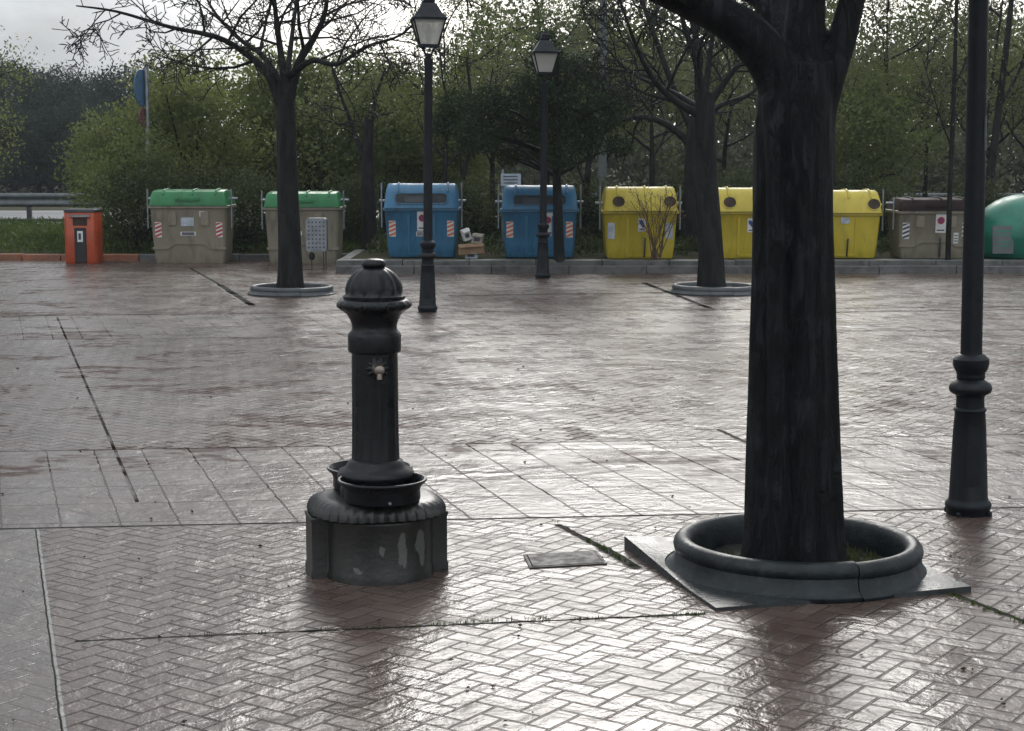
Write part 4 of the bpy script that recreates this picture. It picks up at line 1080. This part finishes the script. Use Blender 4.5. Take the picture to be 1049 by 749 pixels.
# shrubs between and behind the bins
for i, (key, px, Y, sc, lb_) in enumerate([('shrub_y', 128, 29.0, 1.0, 'bright green shrub between the orange litter bin and the first green lidded bin'),
        ('shrub_s', 150, 28.6, .85, 'dark low shrub at the left side of the first green lidded bin'),
        ('shrub_s', 205, 29.0, .9, 'dark shrub hidden behind the first green lidded bin'),
        ('shrub_s', 253, 28.6, .8, 'dark shrub in the gap between the two green lidded bins'),
        ('shrub_s', 362, 29.0, .75, 'dark shrub right of the second green lidded bin'),
        ('shrub_s', 490, 28.2, .72, 'dark shrub behind the cardboard pile'),
        ('shrub_s', 604, 28.0, .72, 'dark shrub between the right blue bin and the first yellow bin'),
        ('shrub_s', 706, 28.0, .85, 'dark shrub between the first and the middle yellow bin'),
        ('shrub_s', 755, 29.0, .8, 'dark shrub hidden behind the middle yellow bin'),
        ('shrub_s', 860, 29.0, .85, 'dark shrub hidden behind the rightmost yellow bin'),
        ('shrub_s', 914, 28.2, .68, 'dark shrub left of the brown lidded bin'),
        ('shrub_s', 1000, 28.0, .72, 'dark shrub between the brown lidded bin and the bottle bank')]):
    place(key, px, Y, .10 if px < 345 else .155, sc, i * 1.3, lb_, GS)
# pine behind the second lamp
pn = thing('pine_tree', 'dark dense pine whose thin trunk stands before the right blue bin', 'tree', G(572, 267, .17))
rnd = random.Random(9); rgp = np.random.default_rng(9); Yp = pn.location.y
mb = MB(); loc = pn.location.copy()
tr = smooth_line([D(573, 268, Yp) - loc, D(571, 200, Yp) - loc, D(569, 120, Yp) - loc, D(572, 50, Yp) - loc], 4)
mb.tube(tr, [.085 - .055 * i / (len(tr) - 1) for i in range(len(tr))], 10)
L = []
clumps = [(470, 110, 24), (455, 128, 18), (490, 135, 26), (515, 145, 22), (500, 105, 22), (530, 120, 26), (545, 150, 22), (545, 95, 26), (560, 60, 22), (575, 78, 26), (595, 70, 20), (585, 110, 28), (615, 120, 26), (600, 145, 24), (635, 150, 16), (630, 105, 20), (565, 130, 28), (575, 160, 20), (520, 160, 14), (610, 90, 18), (560, 40, 12), (480, 150, 14)]
for px, py, r_ in clumps:
    c = D(px, py, Yp + rnd.uniform(-.9, .9)) - loc; rr = r_ * Yp / F * .95
    fz = min(max((c.z - .1) / 3.2, .15), .95); tp2 = tr[int(fz * (len(tr) - 1))]
    mb.tube([tp2, tp2.lerp(c, .6) + Vector((0, 0, .05)), c], [.03, .02, .008], 6)
    k = int(420 * (r_ / 20) ** 2) * 2; d = rgp.normal(size=(k, 3)); d /= np.linalg.norm(d, axis=1)[:, None]
    L.append(np.array(tuple(c)) + d * (rr * (1 - .5 * rgp.random(k) ** 2 + .15 * rgp.normal(size=k)))[:, None] * np.array([1, 1, .75]))
mb.build('trunk', M['bark2'], pn, 60)
leaves_mesh('crown', np.concatenate(L), .075, M['leaf_p'], 4, pn, aspect=.3)
# other trunks standing in the bed
def bed_tree(label, Y, trunk, rr, limbs, seed, zz=.155, kids=(6, 5, 4), leaves=0):
    b_ = D(trunk[0][0], trunk[0][1], Y); b_.z = zz
    t, tips = bare_tree('tree', label, b_, trunk, rr, limbs, Y, seed, M['bark2'], 'bare trees in the bed behind the bins', kids=kids, maxlevel=2, ratio=.45, minr=.006, up=.12)
    if leaves:
        T = np.array([tuple(p) for p in tips]); rg = np.random.default_rng(seed); c = T[rg.integers(0, len(T), leaves)] + rg.normal(size=(leaves, 3)) * .12
        leaves_mesh('crown', c, .06, M['leaf_o'], seed, t)
    return t
bed_tree('thick dark tree right behind the middle bare tree', 27.3, [(708, 268), (709, 200), (711, 150), (712, 125)], [.17, .15, .145, .12],
         [([(708, 150), (690, 132), (660, 120), (620, 125, .3), (590, 115, .5)], .07, .025), ([(712, 130), (716, 90), (712, 40), (720, -40)], .09, .03), ([(712, 140), (735, 110), (770, 95), (800, 60)], .06, .02), ([(710, 135), (690, 90), (668, 30), (640, -50)], .07, .025)], 51)
bed_tree('dark ivy clad trunk between the second green lidded bin and the left blue bin', 27.6, [(378, 268), (378, 220), (376, 170), (378, 120)], [.13, .11, .10, .07],
         [([(377, 180), (365, 140), (350, 100), (340, 70)], .05, .015), ([(377, 140), (385, 100), (395, 70)], .05, .015)], 52, leaves=900)
bed_tree('thin dark trunk between the right blue bin and the first yellow bin', 27.8, [(601, 268), (599, 220), (602, 180), (606, 130)], [.07, .06, .05, .035],
         [([(601, 195), (590, 165), (583, 130)], .03, .01), ([(603, 170), (618, 140), (625, 100)], .03, .01)], 53, leaves=300)
bed_tree('slim tree with a curved stem between the two blue bins', 28.5, [(477, 262), (474, 190), (484, 130), (478, 60)], [.05, .042, .035, .02],
         [([(474, 190), (468, 140), (455, 90), (450, 50)], .03, .012), ([(478, 165), (495, 120), (505, 70)], .025, .01)], 54, leaves=500)
bed_tree('very thin sapling in front of the brown lidded bin', 24.42, [(971, 270), (973, 200), (977, 100), (981, -30)], [.04, .036, .032, .02],
         [([(974, 150), (960, 110), (945, 60)], .014, .006), ([(977, 90), (992, 55), (1003, 10)], .014, .006), ([(979, 30), (965, -10), (955, -50)], .012, .005)], 55, leaves=250)
bed_tree('leaning slim tree right of the nearest lamp post', 29.0, [(1012, 268), (1014, 190), (1022, 120), (1033, 30), (1040, -40)], [.09, .075, .06, .05, .03],
         [([(1016, 170), (1000, 120), (990, 60)], .035, .012), ([(1024, 110), (1045, 70), (1060, 20)], .035, .012)], 56, leaves=600)
# bare twiggy bush in front of the first yellow bin
bb = D(672, 267, 24.42); bb.z = .17
bush = thing('twiggy_bush', 'leafless twiggy bush in front of the first yellow bin', 'shrub', bb)
rnd = random.Random(66); mb = MB(); tips = []
for k in range(15):
    a = rnd.uniform(0, 6.28); sp2_ = rnd.uniform(.08, .5)
    d = Vector((math.cos(a) * sp2_, math.sin(a) * sp2_ * .6, 1)).normalized(); p = Vector((rnd.uniform(-.1, .1), rnd.uniform(-.06, .06), -.01)); pts = [p]
    for s__ in range(5): d = (d + rand_dir(rnd) * .12 + Vector((math.cos(a) * .04, 0, 0))).normalized(); pts.append(pts[-1] + d * rnd.uniform(.16, .22))
    grow(mb, rnd, pts, .010, .004, 0, 1, tips, (4,), .4, .2, .7, .003, (5, 3), .3)
mb.build('stems', basic('brown_twigs', (.10, .06, .035), .7, 0, .3, 8), bush, 60)
T = np.array([tuple(p) for p in tips]); rg = np.random.default_rng(1); c = T[rg.integers(0, len(T), 260)] + rg.normal(size=(260, 3)) * .03
leaves_mesh('buds', c, .035, M['leaf_o'], 6, bush)['kind'] = 'stuff'
# blossom on shrubs in the gap
for px, label in ((142, 'white blossom sprays on the shrub left of the first green lidded bin'), (251, 'white blossom sprays in the gap between the two green lidded bins')):
    c0 = D(px, 226, 28.0); rg = np.random.default_rng(px)
    t = thing('blossom_shrub', label, 'shrub', (c0.x, 28.0, .085))
    L = np.array([0, 0, c0.z - .085]) + rg.normal(size=(90, 3)) * np.array([.16, .1, .07])
    mb = MB()
    for q in range(9): mb.tube([(0, 0, -.02), tuple(L[q] * np.array([.5, .5, .6])), tuple(L[q])], [.012, .009, .005], 4)
    mb.build('stem', M['bark2'], t); leaves_mesh('blossom', L, .05, M['flower'], px, t, aspect=.8)
    G2 = np.array([0, 0, .6]) + rg.normal(size=(2500, 3)) * np.array([.3, .2, .28]); G2 = G2[G2[:, 2] > .02]
    leaves_mesh('foliage', G2, .065, M['leaf_s'], px + 1, t)
# far wood beyond the road
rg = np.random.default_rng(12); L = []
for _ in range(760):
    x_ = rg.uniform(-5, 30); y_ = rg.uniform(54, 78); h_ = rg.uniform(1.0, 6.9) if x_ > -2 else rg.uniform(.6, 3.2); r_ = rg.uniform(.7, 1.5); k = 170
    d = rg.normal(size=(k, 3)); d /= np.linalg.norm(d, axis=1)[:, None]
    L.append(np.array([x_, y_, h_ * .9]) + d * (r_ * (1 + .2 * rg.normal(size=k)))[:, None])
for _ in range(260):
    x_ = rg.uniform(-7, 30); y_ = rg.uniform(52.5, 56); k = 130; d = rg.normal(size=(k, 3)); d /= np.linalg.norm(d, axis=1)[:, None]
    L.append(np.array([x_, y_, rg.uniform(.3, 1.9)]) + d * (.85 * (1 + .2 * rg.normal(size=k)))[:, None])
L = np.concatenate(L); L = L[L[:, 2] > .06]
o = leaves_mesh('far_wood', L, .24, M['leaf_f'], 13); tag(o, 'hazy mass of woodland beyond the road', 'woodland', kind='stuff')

# ------------------------------------------------------------------ light
SUN_AZ, SUN_EL = R(4), R(28)          # azimuth clockwise from +Y (into the picture)
sd = Vector((math.sin(SUN_AZ) * math.cos(SUN_EL), math.cos(SUN_AZ) * math.cos(SUN_EL), math.sin(SUN_EL)))
sl = bpy.data.lights.new('sun', 'SUN'); sl.energy = 0.55; sl.angle = R(22); sl.color = (1, .965, .92)
so = bpy.data.objects.new('sun', sl); COL.objects.link(so)
so.rotation_euler = (-sd).to_track_quat('-Z', 'Y').to_euler(); so.location = (0, 10, 20)
wd = bpy.data.worlds.new('World'); S.world = wd; wd.use_nodes = True
n = N(wd.node_tree); bg = wd.node_tree.nodes['Background']
sky = n.node('ShaderNodeTexSky'); sky.sky_type = 'NISHITA'; sky.sun_disc = False; sky.sun_elevation = SUN_EL; sky.sun_rotation = SUN_AZ
sky.air_density = 1.0; sky.dust_density = 3.0
tc = n.node('ShaderNodeTexCoord'); vec = tc.outputs['Generated']
mp = n.node('ShaderNodeMapping'); n.put(mp.inputs['Vector'], vec); mp.inputs['Scale'].default_value = (1, 1, 2.6)
cl = n.noise(mp.outputs[0], 2.3, 7, .58, .35)
dt = n.node('ShaderNodeVectorMath', operation='DOT_PRODUCT'); n.put(dt.inputs[0], vec); dt.inputs[1].default_value = tuple(Vector((math.sin(R(7)), math.cos(R(7)), .16)).normalized())
glow = n.m('POWER', n.m('MAXIMUM', dt.outputs['Value'], 0), 24)
d2_ = n.node('ShaderNodeVectorMath', operation='DOT_PRODUCT'); n.put(d2_.inputs[0], vec); d2_.inputs[1].default_value = (0, -.45, .893)
sz_ = n.node('ShaderNodeSeparateXYZ'); n.put(sz_.inputs[0], vec)
glow = n.m('MULTIPLY', glow, n.rng(sz_.outputs[2], .14, .29, 1.0, .22))
bright = n.m('ADD', n.m('MULTIPLY', glow, 13.5), n.m('ADD', 2.05, n.m('MULTIPLY', n.m('MAXIMUM', d2_.outputs['Value'], 0), 4.0)))
bright = n.m('MULTIPLY', bright, n.rng(cl, .36, .64, .66, 1.42))
cc = n.node('ShaderNodeVectorMath', operation='SCALE'); n.put(cc.inputs[0], n.mix(n.rng(glow, .05, .6), (.93, 1.0, 1.07), (1.03, 1.0, .955))); n.put(cc.inputs['Scale'], bright)
fin = n.mix(n.rng(n.noise(mp.outputs[0], 1.7, 5, .6, .3), .3, .62, .92, 1.0), sky.outputs[0], cc.outputs[0])
n.put(bg.inputs['Color'], fin); bg.inputs['Strength'].default_value = .1

hz = MB().box(-48, 48, -9, 96, -1.1, 10.5).build('haze', M['pole'], None, 0); hz.data.materials.clear()
hm = bpy.data.materials.new('haze_air'); hm.use_nodes = True; hn = N(hm.node_tree)
hm.node_tree.nodes.remove(hm.node_tree.nodes['Principled BSDF'])
pv = hn.node('ShaderNodeVolumePrincipled'); pv.inputs['Color'].default_value = (.82, .90, .97, 1); pv.inputs['Density'].default_value = .0006; pv.inputs['Anisotropy'].default_value = .3
hn.l.new(pv.outputs[0], hm.node_tree.nodes['Material Output'].inputs['Volume'])
hz.data.materials.append(hm); tag(hz, 'thin damp haze in the air', kind='stuff')
# ------------------------------------------------------------------ camera and render
cam = bpy.data.cameras.new('camera'); co = bpy.data.objects.new('camera', cam); COL.objects.link(co)
cam.sensor_width = 36; cam.lens = F / 1049 * 36; cam.clip_start = .1; cam.clip_end = 3000
co.location = (0, 0, CAMH); co.rotation_euler = (PI / 2 - PITCH, 0, 0)
S.camera = co
S.render.engine = 'CYCLES'
S.view_settings.view_transform = 'Standard'; S.view_settings.look = 'None'; S.view_settings.exposure = 1.06; S.view_settings.gamma = 1
